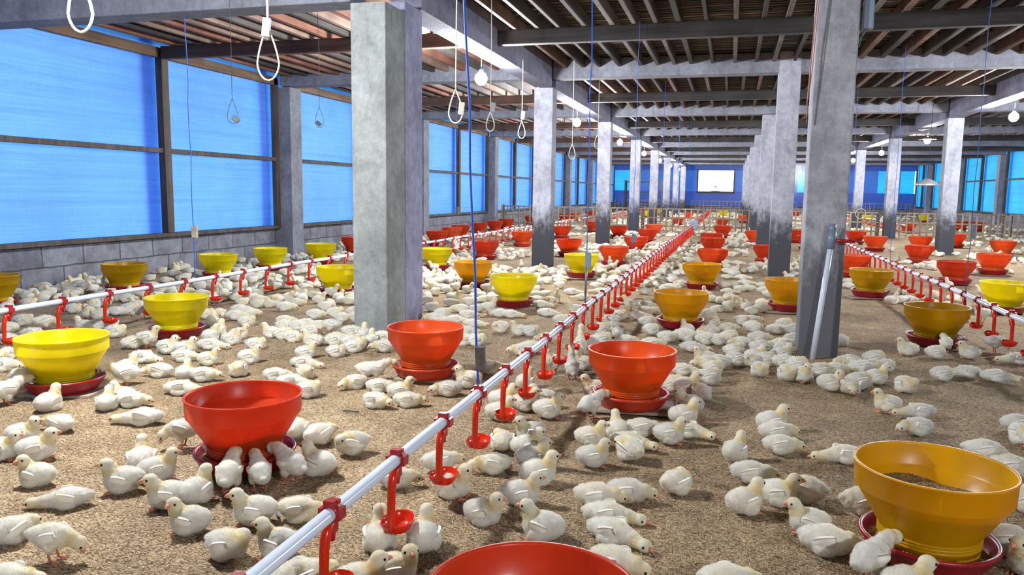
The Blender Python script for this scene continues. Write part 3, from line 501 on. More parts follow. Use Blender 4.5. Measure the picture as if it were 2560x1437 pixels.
# far end wall: deep blue sheeting with a bright opening and lit blue panels
MB().box(XL-.1, XR+.1, YB, YB+.08, -.05, .35).build('wall_back', BLOCK, **ST)
W0, W1, WZ0, WZ1 = -1.80, .05, 1.12, 2.25
m_ = MB()
m_.add([(XL, YB, .3), (XR, YB, .3), (XR, YB, WZ0), (XL, YB, WZ0)], [(0, 1, 2, 3)])
m_.add([(XL, YB, WZ1), (XR, YB, WZ1), (XR, YB, Z1), (XL, YB, Z1)], [(0, 1, 2, 3)])
o = m_.build('wall_end_sheeting', TARPD, **ST); o.name = 'trim_4'
segs = [(XL, -5.4, 1), (-5.4, W0, 0), (W1, 1.2, 0), (1.2, 2.4, 1), (2.4, 3.3, 0), (3.3, 4.4, 1), (4.4, 7.2, 0), (7.2, 8.0, 1), (8.25, 8.9, 1), (8.0, 8.25, 0)]
for i, (a, b_, l) in enumerate(segs):
    MB().add([(a, YB, WZ0), (b_, YB, WZ0), (b_, YB, WZ1), (a, YB, WZ1)], [(0, 1, 2, 3)]).build(f'window_{31+i}', TARPR if l else TARPM, **ST)  # unlit segments: missing daylight put into a darker sheet colour
wf = MB(); wf.box(W0-.06, W0, YB-.03, YB+.05, WZ0-.05, WZ1+.05); wf.box(W1, W1+.06, YB-.03, YB+.05, WZ0-.05, WZ1+.05); wf.box(W0-.06, W1+.06, YB-.03, YB+.05, WZ0-.08, WZ0)
wf.build('trim_5', WFRAME, **ST)
# grille with a round fan in the bright opening
fan = empty('ventilation_fan', ((W0+W1)/2, YB-.05, WZ0), 'round fan guard standing in the bright opening of the far wall', 'fan')
mb = MB()
for r in (.24, .17, .10): mb.tube([(r*math.cos(a*PI/12), 0, .26+r*math.sin(a*PI/12)) for a in range(24)], .012, 5, closed=True)
mb.build('fan_guard', STEEL, fan)
mb = MB(); mb.sphere((0, .03, .26), .05, 8); mb.build('fan_hub', GREYP, fan)
mb = MB(); mb.box(-.25, .25, -.03, .03, 0, .03); mb.build('fan_stand', GREYP, fan)
# wall behind the camera
MB().box(XL-.1, XR+.1, -3.2, -3.1, -.05, Z1).build('wall_front', BLOCK, **ST)

# ---------------------------------------------------------------- bamboo fences across the house
def fence(x0, x1, y, label, sp=.155, h=.60, th=.018):
    t = empty('bamboo_fence', (x0, y, 0), label, 'fence'); L = x1-x0
    for z in (.12, h*.56, h-.03): bevel(MB().box(0, L, -.012, .012, z, z+.035).build('fence_rail', WFENCE, t), .003)
    n = int(L/sp); pk = MB().box(-th, th, -.03, -.012, .01, h+.005).mesh('fence_picket', WFENCE)
    for i in range(n+1): link('fence_picket', pk, t, loc=(L*i/n, 0, 0))
    for x in (.03, L-.03): MB().box(x-.03, x+.03, .0121, .06, -.01, h+.03).build('fence_post', WGREY, t)
Yf = 20.55
fence(XL+.3, XA-.16, Yf, 'slatted bamboo fence across the left aisle beside the blue windows')
fence(XA+.18, XB-.12, Yf, 'slatted bamboo fence across the middle aisle where the centre drinker pipe ends')
fence(XB+.2, XC-.14, Yf, 'slatted bamboo fence between the middle and the right pillar rows')
fence(XC+.18, 6.2, Yf, 'slatted bamboo fence right of the right pillar row', .15)
fence(6.3, XR-.3, Yf, 'slatted bamboo fence meeting the right wall', .15)
fence(XL+.3, XA-.2, YB-1.4, 'distant bamboo fence before the deep blue end wall, left part', .2, .62)
fence(XA, XC, YB-1.4, 'distant bamboo fence below the bright opening of the end wall', .2, .62)
fence(XC+.2, XR-.3, YB-1.4, 'distant bamboo fence before the deep blue end wall, right part', .2, .62)

def CORDS():
    SK = flat('grey_socket', (.34, .36, .36), .5); SD = flat('dark_socket', (.07, .075, .085), .5)
    for a in CABLES: 
        x, y, zt, zb, w, lab, sock, r, rz, twin, sm = a
        loop_cable(x, y, zt, zb, w, lab, sock, r, WIRED if r < .003 else WIREW, rz, twin, (SD if r < .003 else SK) if sm else None)

# ---------------------------------------------------------------- feeders
HOP = [(.124, .050), (.1275, .050), (.1275, .062), (.1315, .065), (.1278, .068), (.1278, .071), (.1315, .074), (.1278, .077), (.1278, .080), (.1315, .083), (.1285, .086), (.1295, .090), (.1935, .196), (.1985, .200), (.2005, .262), (.2035, .263), (.2035, .268), (.1965, .268), (.195, .262), (.1938, .203), (.1885, .198), (.1250, .090), (.124, .050)]
PAN = [(0, .004), (.10, .002), (.125, 0), (.140, .004), (.160, .028), (.1705, .052), (.175, .055), (.1785, .062), (.1755, .069), (.169, .069), (.165, .062), (.162, .052), (.150, .026), (.134, .012), (0, .010)]
def wavy(r, z, amp, n=40, rings=8, seed=0, rin=0):
    g = random.Random(seed); ph = [g.uniform(0, 6) for _ in range(4)]; vs = []; fs = []
    for i in range(rings+1):
        q = rin+(r-rin)*i/rings
        for k in range(n):
            a = 2*PI*k/n; d = amp*(math.sin(3*a+ph[0])*.5+math.sin(2*a+ph[1])*.6+math.sin(5*a+ph[2])*.25)*(i/rings)+.006*math.sin(a*4+q*60+ph[3])
            vs.append((q*math.cos(a), q*math.sin(a), z+d-(0 if rin else .0)+(.0 if rin else (1-i/rings)*.012)))
    for i in range(rings):
        for k in range(n): k2 = (k+1) % n; fs.append((i*n+k, i*n+k2, (i+1)*n+k2, (i+1)*n+k))
    return vs, fs
FM = {}
def feeder_mesh(kind, col, hi):
    key = (kind, col, hi)
    if key in FM: return FM[key]
    n = 72 if hi else 36
    if kind == 'hopper':
        mb = MB().lathe(HOP, n)
        for i in range(6):       # the feet between the feed slots
            a = i*PI/3+.2; mb.lathe([(.124, .052), (.1275, .052), (.1275, .026), (.124, .026), (.124, .052)], 10, a0=a, a1=a+.84)
        me = mb.mesh('hopper', PL[col])
    elif kind == 'pan': me = MB().lathe(PAN, n).mesh('feed_pan', PL[col])
    elif kind == 'feed_in_pan':
        v, f = wavy(.155, .031, .005, rin=.0, seed=3); me = MB().add(v, f).mesh('feed_in_pan', FEED)
    elif kind == 'feed_full':
        v, f = wavy(.172, .186, .005, 48, 10, 5)
        v = [(lambda r_, lim, z_: (x*min(1, lim/max(r_, 1e-6)), y*min(1, lim/max(r_, 1e-6)), z_))(math.hypot(x, y), .1225+(z-.012-.03*x-.091)*.585, z-.012-.03*x) for x, y, z in v]; me = MB().add(v, f).mesh('feed_in_hopper', FEED)
    else:
        v, f = wavy(.160, .138, .014, 48, 6, col)
        n6 = 48; base = len(v)-n6; v += [(.122*math.cos(2*PI*k/n6), .122*math.sin(2*PI*k/n6), .090) for k in range(n6)]
        f += [(base+k, base+(k+1) % n6, base+n6+(k+1) % n6, base+n6+k) for k in range(n6)]
        v = [(lambda r_, lim: (x*min(1, lim/max(r_, 1e-6)), y*min(1, lim/max(r_, 1e-6)), z))(math.hypot(x, y), .1225+max(0, z-.091)*.585) for x, y, z in v]
        me = MB().add(v, f).mesh('feed_in_hopper', FEED)
    FM[key] = me; return me
CN = {'Y': 'yellow', 'A': 'amber', 'D': 'mustard', 'R': 'red', 'O': 'orange', 'O2': 'bright orange'}
PN = {'c': 'crimson', 'r': 'dark red', 'o': 'orange'}
rowname = lambda x, y: ('in the far pen, left side' if x < -2.4 else 'in the far pen, middle' if x < 3 else 'in the far pen, right side') if y > 20.5 else \
    'along the left block wall' if x < -4.8 else 'beyond the left drinker pipe\'s right side' if x < -3 else 'left of the centre drinker pipe' if x < -1 else \
    'right of the centre drinker pipe' if x < .3 else 'in line with the white-pipe column' if x < 1 else 'just left of the right drinker pipe' if x < 1.7 else 'right of the right drinker pipe'
cnt = {}; FEEDERS = []
for i, (x, y, c, p, lab) in enumerate(FE):
    d = math.hypot(x, y); hi = d < 6
    if not lab:
        rn = rowname(x, y).replace("beyond the left drinker pipe's right side", 'between left pipe and pillars'); key = (c, rn); cnt[key] = cnt.get(key, 0)+1
        lab = f'{CN[c]} feeder on {PN[p]} pan, {ORD[cnt[key]-1]} such {rn}'
    tz = 0.016 if i in BOARDS else 0
    t = empty('poultry_feeder', (x, y, tz), lab, 'feeder', 'plastic poultry feeders standing on the litter', random.uniform(0, 6))
    link('hopper', feeder_mesh('hopper', c, hi), t); link('feed_pan', feeder_mesh('pan', p, hi), t)
    link('feed_in_pan', feeder_mesh('feed_in_pan', 0, 0), t)
    if i == 0:
        link('feed_in_hopper', feeder_mesh('feed_full', 0, 0), t)
    elif d < 20: link('feed_in_hopper', feeder_mesh('low', i % 5, 0), t)
    FEEDERS.append((x, y, lab))
def board(x, y, rz, w, l, label, z=0):
    return bevel(MB().box(-l/2, l/2, -w/2, w/2, .002, .017).build('wooden_board', WPALE, loc=(x, y, z), rz=rz, label=label, cat='board'), .002)
for i, (rz, w, l, lb) in BOARDS.items():
    board(FE[i][0], FE[i][1], rz, w, l, lb)

# ---------------------------------------------------------------- drinker lines
PZ = .27; PR = .0168
def clamp_mesh():
    mb = MB()
    mb.lathe([(PR+.0005, -.016), (PR+.005, -.016), (PR+.005, .016), (PR+.0005, .016)], 20)
    mb.v = [(x, z, y) for x, y, z in mb.v]           # ring axis along the pipe
    mb.box(-.013, .013, -.017, -.002, PR+.002, PR+.015); mb.box(-.013, .013, .003, .017, PR+.001, PR+.011)
    mb.box(PR+.002, PR+.010, -.016, .016, -.012, .014); mb.box(-PR-.010, -PR-.002, -.016, .016, -.010, .012)
    mb.box(-.009, .009, -.015, .012, -PR-.030, -PR-.002)
    mb.tube([(0, .0, -PR-.026), (0, .0, -PR-.050)], [.008, .006], 10)
    return mb.mesh('clamp', CLAMP)
def tube_mesh():
    P = [(0, -.010, -PR-.006), (0, -.024, -PR-.016), (0, -.033, -PR-.034), (0, -.038, -PR-.060), (0, -.043, -.165), (0, -.044, -.187)]
    mb = MB(); mb.tube(P, [.0115, .012, .0125, .0115, .011, .012], 10); mb.box(-.004, .004, -.052, -.034, -.180, -.080); return mb.mesh('drop_arm', DRK)
def cup_mesh():
    n = 28; vs = []; fs = []
    def ring(k, z, off=0):
        for i in range(n):
            a = 2*PI*i/n; ca, sa = math.cos(a), math.sin(a); q = (abs(ca)**3.2+abs(sa)**3.2)**(-1/3.2)
            px, py = q*ca, q*sa; w = .038*(1-.28*max(0, py)); vs.append((px*w*k*1.1, py*.053*k+.006, z+.006*max(0, abs(py)-.6)*(k > .8)))
    for k, z in ((.0, -.200), (.45, -.199), (.78, -.192), (.96, -.178), (1.0, -.170), (1.03, -.170), (1.03, -.173), (.98, -.181), (.8, -.196), (.45, -.203), (0, -.204)): ring(k, z)
    for r in range(10):
        for i in range(n): fs.append((r*n+i, r*n+(i+1) % n, (r+1)*n+(i+1) % n, (r+1)*n+i))
    return MB().add(vs, fs).mesh('drip_cup', DRK)
CLM, TBM, CPM = clamp_mesh(), tube_mesh(), cup_mesh()
def drinker_line(X, ya, yb, first, pitch, label, sagx=0, far=False):
    t = empty('drinker_line', (X, ya, PZ), label, 'drinker line'); L = yb-ya; n = max(2, int(L/.8))
    pts = [(sagx*math.sin(PI*i/n), L*i/n, -.004*math.sin(i*1.9)) for i in range(n+1)]
    MB().tube(pts, PR, 20).build('water_pipe', PVC, t)
    y = first; k = 0
    while y < yb-.1 and k < 90:
        fr = (y-ya)/L; dx = sagx*math.sin(PI*fr)
        c = link('drinker', CLM, t, loc=(dx, y-ya, 0)); 
        link('drop_arm', TBM, c); link('drip_cup', CPM, c)
        y += pitch; k += 1
    for q in (.38, .62): MB().lathe([(PR+.0004, -.02), (PR+.0022, -.02), (PR+.0022, .02), (PR+.0004, .02)], 16).build('pipe_joint', PVC, t, loc=(sagx*math.sin(PI*q), L*q, 0)).rotation_euler.x = PI/2
    return t
drinker_line(-.83, .2, 18.45, .41, .362, 'centre white drinker pipe with orange cups running straight from the camera', -.05)
drinker_line(-4.02, 1.6, 20.2, 1.95, .380, 'left white drinker pipe with red cups passing behind the doubled column', -.06)
drinker_line(1.725, 4.6, 20.2, 4.76, .340, 'right white drinker pipe with red cups running past the white-pipe column', -.012)
drinker_line(6.6, 11.5, 20.2, 11.9, .36, 'short stretch of white drinker pipe at the right edge by the right wall')
drinker_line(-4.0, 21.2, 41, 21.5, .4, 'white drinker pipe in the far pen behind the left fence')
drinker_line(-.95, 21.4, 41, 21.8, .4, 'white drinker pipe in the far pen in the middle')
drinker_line(4.25, 21.4, 41, 21.8, .4, 'white drinker pipe in the far pen at the right')
# regulator tank at the fence
t = empty('water_regulator', (-.84, 18.62, .0), 'grey-blue water regulator box at the far end of the centre pipe', 'regulator')
bevel(MB().box(-.10, .10, 0, .16, .16, .36).build('regulator_body', flat('blue_grey_plastic', (.22, .30, .40), .4), t), .01)
MB().tube([(0, .08, .0), (0, .08, .17)], .02, 8).build('regulator_leg', GREYP, t)
# standing white pipe on the near right column
def off(p, q): return (p[0]+q[0], p[1]+q[1])
t = empty('standing_pipe', (.50, 5.0, 0), 'white vertical water pipe with grey coupling leaning on the near right column', 'pipe')
MB().tube([(.02, -.06, .0), (.088, -.02, .69)], .017, 16).build('pipe_riser', PVC, t)
mb = MB(); mb.tube([(.087, -.020, .68), (.092, -.020, .79)], .026, 16); mb.tube([(.090, -.02, .77), (.093, -.02, .83)], .020, 12); mb.build('pipe_coupling', GREYP, t)
mb = MB(); mb.tube([(.092, -.020, .73), (.22, -.035, .728)], .011, 8); mb.build('valve_handle', CLAMP, t, label='dark red valve handle')

# ---------------------------------------------------------------- hanging ropes with their tension blocks
def rope(x, y, zt, zb, label, block=None, m=ROPE, r=.0035, thick_low=False, lean=0):
    r = r if y < 6 else .0024
    t = empty('suspension_rope', (x, y, zt), label, 'rope'); L = zt-zb; n = 12; t.rotation_euler.y = lean; t.location.x -= math.sin(abs(lean))*L
    MB().tube([(.004*math.sin(i*2.1), .004*math.cos(i*1.7), -L*i/n) for i in range(n+1)], r, 6).build('cord', m, t)
    if thick_low: MB().tube([(.003, 0, -L+.24), (0, 0, -L+.05)], .007, 8).build('steel_hanger', STEEL, t)
    if block:
        b_, bw, bh, bm = block
        bevel(MB().box(-bw/2, bw/2, -.012, .012, -L+b_-bh/2, -L+b_+bh/2).build('tension_block', bm, t, loc=(.012, 0, 0)), .002)
    mb = MB(); mb.tube([(.006*math.cos(a), 0, -L+.012+.014*math.sin(a)) for a in np.linspace(0, 2*PI, 9)[:-1]], .0018, 5, closed=True); mb.build('wire_hook', STEEL, t)
    return t
rope(-.865, 2.62, 2.69, .29, 'bright blue rope nearest the camera, holding up the centre drinker pipe', (.10, .034, .085, WGREY), r=.0045, lean=-.043)
rope(-.875, 4.83, 2.57, .29, 'blue rope with grey steel hanger and grey block, second on the centre pipe', (.28, .036, .10, GREYP), thick_low=True)
rope(-.89, 7.35, 2.57, .29, 'thin blue rope with a small grey block, third on the centre pipe', (.28, .04, .08, GREYP))
rope(-.89, 10.3, 2.44, .29, 'thin blue rope, fourth on the centre pipe', (.4, .03, .12, WGREY))
rope(-.88, 13.2, 2.57, .29, 'thin blue rope, fifth on the centre pipe')
rope(-.86, 16.2, 2.57, .29, 'thin blue rope, sixth on the centre pipe')
rope(-4.06, 5.13, 2.57, .29, 'blue rope with a wooden tag before the second blue window', (.36, .045, .095, WPALE))
rope(-4.08, 7.85, 2.57, .29, 'blue rope with a wooden tag near the wall column', (.36, .045, .095, WPALE))
rope(-4.07, 11.2, 2.57, .29, 'thin blue rope, beyond the doubled column on the left pipe', (.4, .05, .12, WGREY))
rope(-4.05, 14.6, 2.57, .29, 'thin blue rope, furthest on the left pipe')
rope(1.70, 6.35, 2.57, .29, 'blue rope nearest the camera on the right drinker pipe', (.46, .035, .10, STEEL))
rope(1.70, 9.2, 2.57, .29, 'thin blue rope, second on the right drinker pipe')
rope(1.70, 12.4, 2.57, .29, 'thin blue rope, third on the right drinker pipe')
rope(1.72, 16.0, 2.57, .29, 'thin blue rope, fourth on the right drinker pipe')

# ---------------------------------------------------------------- hanging cable loops with sockets, bulbs
def loop_cable(x, y, zt, zb, w, label, socket=None, r=.006, m=WIREW, rz=.2, twin=False, sm=None):
    t = empty('cable_loop', (x, y, zt), label, 'cable', rz=rz); L = zt-zb
    lh = w*2.1; P = []
    for i in range(25):
        a = -PI/2+ (i/24)*2*PI; q = math.sin(a)
        px = math.cos(a)*w/2*(1 if q < 0 else max(.05, 1-q*.55-.35*q**4)); pz = -L+lh*.36+q*lh*(.36 if q < 0 else .75)
        P.append((px, .004*math.sin(a*2), pz))
    mb = MB(); mb.tube(P[:-1], r, 7, closed=True); mb.build('wire_loop', m, t)
    top = -L+lh*1.10
    MB().tube([(0, 0, 0), (.004, .003, top*.5), (0, 0, top)], r*.9, 6).build('wire', m, t)
    if twin: MB().tube([(.016, 0, 0), (.012, .003, top*.5), (.004, 0, top+.01)], r*.9, 6).build('wire', m, t)
    if socket:
        sx, sz, sw, shh = socket
        bevel(MB().box(-sw/2, sw/2, -.012, .012, -shh/2, shh/2).build('socket', sm or flat('cream_socket', (.55, .54, .48), .4), t, loc=(sx, 0, -L+sz), rz=.2), .003).rotation_euler.y = .75 if r < .003 else .12
    return t
CORDS()
def bulb(x, y, z, label, zt=2.435, lit=True, shade=False):
    t = empty('hanging_bulb', (x, y, z), label, 'light bulb')
    MB().sphere((0, 0, 0), (.063, .063, .067), 14).build('bulb_globe', LIT if lit else WIREW, t)  # globe enlarged beyond life size to stand for its glow
    mb = MB(); mb.lathe([(.0, .060), (.018, .060), (.022, .064), (.022, .085), (.012, .10), (0, .10)], 14); mb.build('bulb_socket', BLACK, t)
    MB().tube([(0, 0, .10), (.003, 0, (zt-z)/2), (0, 0, zt-z)], .004, 6).build('bulb_cord', WIREG, t)
    if shade: MB().lathe([(.03, .07), (.05, .065), (.17, .02), (.172, .018), (.05, .068)], 24).build('lamp_shade', flat('aluminium_shade', (.6, .62, .66), .3, .8), t)
for k in range(-1, 7):
    y = Y0+S*(k+.5)
    bulb(-2.49, y, 2.12, 'lit bulb hanging left of the left pillar row, out of view before the doubled column' if k < 0 else f'lit bulb hanging by the left pillar row, {ORD[k]} beyond the doubled column')
for k in (0, 1, 2, 3, 4, 5, 6):
    y = Y0+S*(k+.5)
    bulb(3.78, y, 2.13, 'lit bulb hanging by the right pillar row, ' + ('just outside the view at the right' if k == 0 else f'{ORD[k-1]} from the right edge'), shade=(k == 2))
bulb(2.3, -1.4, 2.2, 'added unseen fill bulb behind the camera', 2.69)  # extra lamp added out of view as fill light
bulb(3.3, 42.2, 2.2, 'small lit bulb close to the far end wall', 2.69)

# ---------------------------------------------------------------- small things
m = BLACK
MB().tube([(-.03, .006, .004), (0, 0, .007), (.03, -.004, .006), (.045, 0, .004)], .0026, 6).build('twig', m, loc=(-1.613, 3.04, 0), rz=.2, label='thin black twig lying on the litter left of the orange feeder', cat='twig')
bevel(MB().box(-.03, .03, -.004, .004, 0, .006).build('rubber_strip', flat('slate_rubber', (.09, .11, .13), .5), loc=(-1.295, 1.97, .004), rz=2.3, label='short slate-grey strip on the litter in front of the dark red feeder', cat='strip'), .001)
# grey switch box and loose wires high on the near right column
t = empty('switch_box', (.73, 5.12, 1.98), 'small grey switch box with green wires beside the top of the white-pipe column', 'switch box')
bevel(MB().box(-.03, .03, -.02, .02, 0, .17).build('box_body', GREYP, t), .006)
mb = MB()
for k in range(3):
    mb.tube([(-.02+.008*k, 0, .0), (-.04-.02*k, -.01, -.10-.01*k), (-.09-.012*k, 0, -.08), (-.11, 0, .02), (-.10+.01*k, 0, .22)], .003, 6)
mb.build('green_wire', WIREG, t)
t = empty('loose_cable', (.43, 5.0, 2.45), 'thin orange cable running down the edge of the white-pipe column', 'cable')
MB().tube([(.012, 0, 0), (.0, -.01, -.3), (-.012, 0, -.6), (-.022, .0, -.9), (-.018, .01, -1.02)], .004, 6).build('cable_run', WIREO, t)
MB().tube([(.02, 0, 0), (.012, -.01, -.25), (-.004, 0, -.7), (-.016, .0, -.86)], .003, 6).build('cable_run', WIREO, t)
# aluminium brooder lamp hanging left of the stained column
t = empty('brooder_lamp', (3.17, 14.54, 1.20), 'wide aluminium lamp shade hanging unlit by the first column of the right row', 'lamp')
MB().lathe([(.02, .10), (.05, .09), (.18, .02), (.20, -.02), (.196, -.02), (.175, .016), (.048, .084)], 28).build('lamp_shade', flat('aluminium', (.55, .57, .60), .35, .7), t)
MB().tube([(0, 0, .10), (0, 0, 1.50)], .004, 6).build('lamp_cord', BLACK, t)
mb = MB(); mb.tube([(.12*math.cos(a), .0, .12*math.sin(a)) for a in np.linspace(0, 2*PI, 20)[:-1]], .006, 6, closed=True)
mb.build('coiled_cable', WIREW, loc=(3.06, 20.52, .56), label='coil of cream cable hanging on the bamboo fence by the right pillars', cat='cable')
# rack with shelves beyond the left pillars at the far end
t = empty('feed_rack', (-4.2, 38.5, 0), 'dark rack with shelves standing far back in the left aisle', 'rack')
for z in (.5, 1.0, 1.5): MB().box(-.9, .9, -.25, .25, z, z+.05).build('rack_shelf', WDARK, t)
for x in (-.88, .88):
    for y in (-.23, .23): MB().box(x-.03, x+.03, y-.03, y+.03, 0, 1.6).build('rack_post', WDARK, t)

# ---------------------------------------------------------------- chicks
def ell(mb, c, r, ry=0, rz=0, n=20):
    sub = MB().sphere((0, 0, 0), r, n, m=14); Rm = Euler((0, ry, rz)).to_matrix()
    mb.add([Rm @ Vector(v)+Vector(c) for v in sub.v], sub.f)
def body_elements(p):
    E = []; hy = 0; hp = 0; legs = None; up = 0
    if p[0] in 'u':
        hy = {'u': .15, 'ul': 1.15, 'ur': -1.15}[p]; hc = (.044+.010*math.cos(hy)-.006, .010*math.sin(hy), .092)
        E = [((-.004, 0, .041), (.051, .043, .040)), ((-.032, 0, .045), (.031, .032, .030), .3), ((.026, 0, .041), (.031, .035, .036)), ((-.054, 0, .055), (.013, .012, .008), .5),
             ((.036, 0, .066), (.024, .023, .026)), ((.040, .002*hy, .079), (.0205, .020, .020)), (hc, (.0225, .0200, .0200)), ((.005, .030, .024), (.030, .017, .020)), ((.005, -.030, .024), (.030, .017, .020))]
        legs = 'sit'
    elif p == 's':
        hp = .30; hy = .2; hc = (.077, .006, .035)
        E = [((0, 0, .038), (.054, .041, .037)), ((-.034, 0, .042), (.032, .029, .026), .2), ((.030, 0, .035), (.032, .033, .033)), ((-.057, 0, .050), (.014, .012, .008), .4),
             ((.054, .002, .042), (.026, .024, .023)), (hc, (.0225, .0198, .0192)), ((.0, .029, .022), (.030, .016, .019)), ((.0, -.029, .022), (.030, .016, .019))]
    elif p == 'f':
        hp = .12; hy = -.25; hc = (.104, -.010, .022)
        E = [((-.004, 0, .033), (.058, .040, .032)), ((-.044, 0, .034), (.032, .029, .023), .1), ((.032, 0, .029), (.032, .031, .028)), ((-.066, 0, .038), (.015, .013, .009), .2),
             ((.060, -.002, .026), (.026, .023, .022)), ((.082, -.006, .023), (.022, .019, .019)), (hc, (.0225, .0195, .0185)), ((.0, .032, .018), (.032, .014, .016)), ((.0, -.032, .018), (.032, .014, .016))]
    elif p == 't':
        hc = (.036, .020, .060); hy = 2.5; hp = .3
        E = [((0, 0, .040), (.052, .043, .039)), ((-.030, 0, .044), (.031, .030, .028), .2), ((.028, 0, .038), (.030, .034, .034)), ((-.058, 0, .052), (.014, .012, .008), .4),
             ((.042, .006, .052), (.019, .018, .020)), (hc, (.0225, .0200, .0195)), ((.0, .030, .022), (.030, .016, .020)), ((.0, -.030, .022), (.030, .016, .020))]
    elif p == 'w':
        up = .038; hc = (.058, 0, .131); legs = 'stand'
        E = [((0, 0, .078), (.050, .035, .035)), ((-.032, 0, .082), (.030, .026, .024), .3), ((.028, 0, .080), (.030, .029, .032), -.4), ((-.054, 0, .092), (.014, .012, .008), .6),
             ((.042, 0, .102), (.021, .020, .024)), ((.049, 0, .116), (.0185, .018, .019)), (hc, (.0220, .0195, .0198)), ((.002, .022, .055), (.017, .012, .020)), ((.002, -.022, .055), (.017, .012, .020))]
    elif p == 'e':
        hp = .75; hc = (.095, 0, .100); legs = 'stand'
        E = [((-.006, 0, .072), (.050, .036, .036), -.25), ((-.036, 0, .066), (.030, .028, .027), -.2), ((.024, 0, .082), (.030, .029, .031), -.5), ((-.064, 0, .066), (.016, .013, .009), -.1),
             ((.050, 0, .098), (.025, .021, .022), -.5), ((.070, 0, .105), (.021, .019, .019), -.2), (hc, (.0220, .0195, .0190)), ((.0, .023, .050), (.017, .012, .022)), ((.0, -.023, .050), (.017, .012, .022))]
    elif p == 'd':
        hp = 1.1; hy = .3; hc = (.070, .006, .052); legs = 'stand'
        E = [((-.004, 0, .075), (.050, .036, .035)), ((-.036, 0, .078), (.030, .027, .025), .1), ((.028, 0, .074), (.028, .029, .031)), ((-.062, 0, .086), (.016, .012, .008), .4),
             ((.050, 0, .072), (.020, .018, .020)), ((.060, .002, .062), (.019, .018, .019)), (hc, (.0215, .0195, .0210)), ((.002, .022, .052), (.017, .012, .020)), ((.002, -.022, .052), (.017, .012, .020))]
    elif p == 'n':
        hp = -.7; hc = (.052, 0, .172); legs = 'stand'
        E = [((-.004, 0, .078), (.048, .035, .036), -.6), ((-.030, 0, .062), (.028, .027, .027), -.6), ((.018, 0, .096), (.029, .028, .031), -.9), ((-.052, 0, .046), (.014, .012, .012), -.5),
             ((.034, 0, .126), (.020, .020, .028)), ((.044, 0, .148), (.0175, .017, .024)), (hc, (.0215, .0190, .0195)), ((.0, .022, .050), (.017, .012, .022)), ((.0, -.022, .050), (.017, .012, .022))]
    return E, hc, hy, hp, legs
def smooth_union(E, voxel, it=7):
    mb = MB()
    for e in E: ell(mb, e[0], e[1], -(e[2] if len(e) > 2 else 0))
    o = bpy.data.objects.new('tmp', mb.mesh('tmp', [])); COL.objects.link(o)
    r = o.modifiers.new('r', 'REMESH'); r.mode = 'VOXEL'; r.voxel_size = voxel; r.use_smooth_shade = True
    s = o.modifiers.new('s', 'SMOOTH'); s.factor = .5; s.iterations = it
    dg = bpy.context.evaluated_depsgraph_get(); dg.update()
    me = bpy.data.meshes.new_from_object(o.evaluated_get(dg)); bpy.data.objects.remove(o); return me
def tint(co, hc, p, g):
    """The chick's own down: white with butter yellow on neck, crown and wing roots."""
    d = np.linalg.norm(co-np.array(hc), axis=1); base = np.tile(np.array([.90, .885, .84]), (len(co), 1))
    y = np.array([.86, .70, .28])
    k = np.clip(1-np.abs(d-.030)/.026, 0, 1)*.62
    k += np.clip((co[:, 2]-hc[2])/.02, 0, 1)*np.clip(1-d/.024, 0, 1)*.22
    k += np.clip(1-np.linalg.norm((co-np.array([.012, 0, .05]))*[1, .0, 1], axis=1)/.03, 0, 1)*.30
    k *= .8+.5*np.sin(co[:, 0]*90+g)*np.sin(co[:, 1]*110+2*g); k += .10*np.clip(np.sin(co[:, 0]*60+g*3)*np.sin(co[:, 2]*80+g), 0, 1)
    k = np.clip(k, 0, .85)[:, None]
    return base*(1-k)+y*k
def wing_mb(s, p):
    """A small folded wing of overlapping quills lying on the flank."""
    mb = MB(); up = {'w': .038, 'e': .030, 'd': .034, 'n': .036}.get(p, 0 if p != 'f' else -.004); pit = {'e': -.25, 'n': -.6}.get(p, .22)
    N, Mm = 12, 6; vs = []; fs = []
    for i in range(N+1):
        t = i/N; L = .031-.075*t; w = .0200*(math.sin(PI*min(1, t*.9+.12))**.7)*(1-.25*t)
        for j in range(Mm+1):
            q = j/Mm*2-1; sc = 0 if t < .75 else .004*math.sin(j*2.6)
            x = L-sc; z = q*w-.010*t; yv = .0042*(1-q*q)+.002*(1-t)+.0012*abs(math.sin(j*1.7+t*3))*t
            vs.append((x, yv, z))
    for i in range(N):
        for j in range(Mm): a = i*(Mm+1)+j; fs.append((a, a+1, a+Mm+2, a+Mm+1))
    nb = len(vs); vs += [(x, -.007, z*.92) for x, _, z in vs]; fs += [tuple(reversed([q+nb for q in f])) for f in fs]
    ed = [j for j in range(Mm+1)]+[i*(Mm+1)+Mm for i in range(1, N+1)]+[N*(Mm+1)+j for j in range(Mm-1, -1, -1)]+[i*(Mm+1) for i in range(N-1, 0, -1)]
    for a, b_ in zip(ed, ed[1:]+ed[:1]): fs.append((a, b_, b_+nb, a+nb))
    R1 = Euler((-.35*1, -pit, 0)).to_matrix(); out = []
    cy = (.0425 if p == 't' else .0405) if p not in ('w', 'e', 'd', 'n') else .0345
    for v in vs:
        q = R1 @ Vector(v); y_ = cy+q.y-9*(q.x-.005)**2*(1 if q.x > 0 else 1.1); out.append((q.x-.004, s*y_, q.z+.047+up))
    if s < 0: fs = [tuple(reversed(f)) for f in fs]
    mb.add(out, fs); return mb
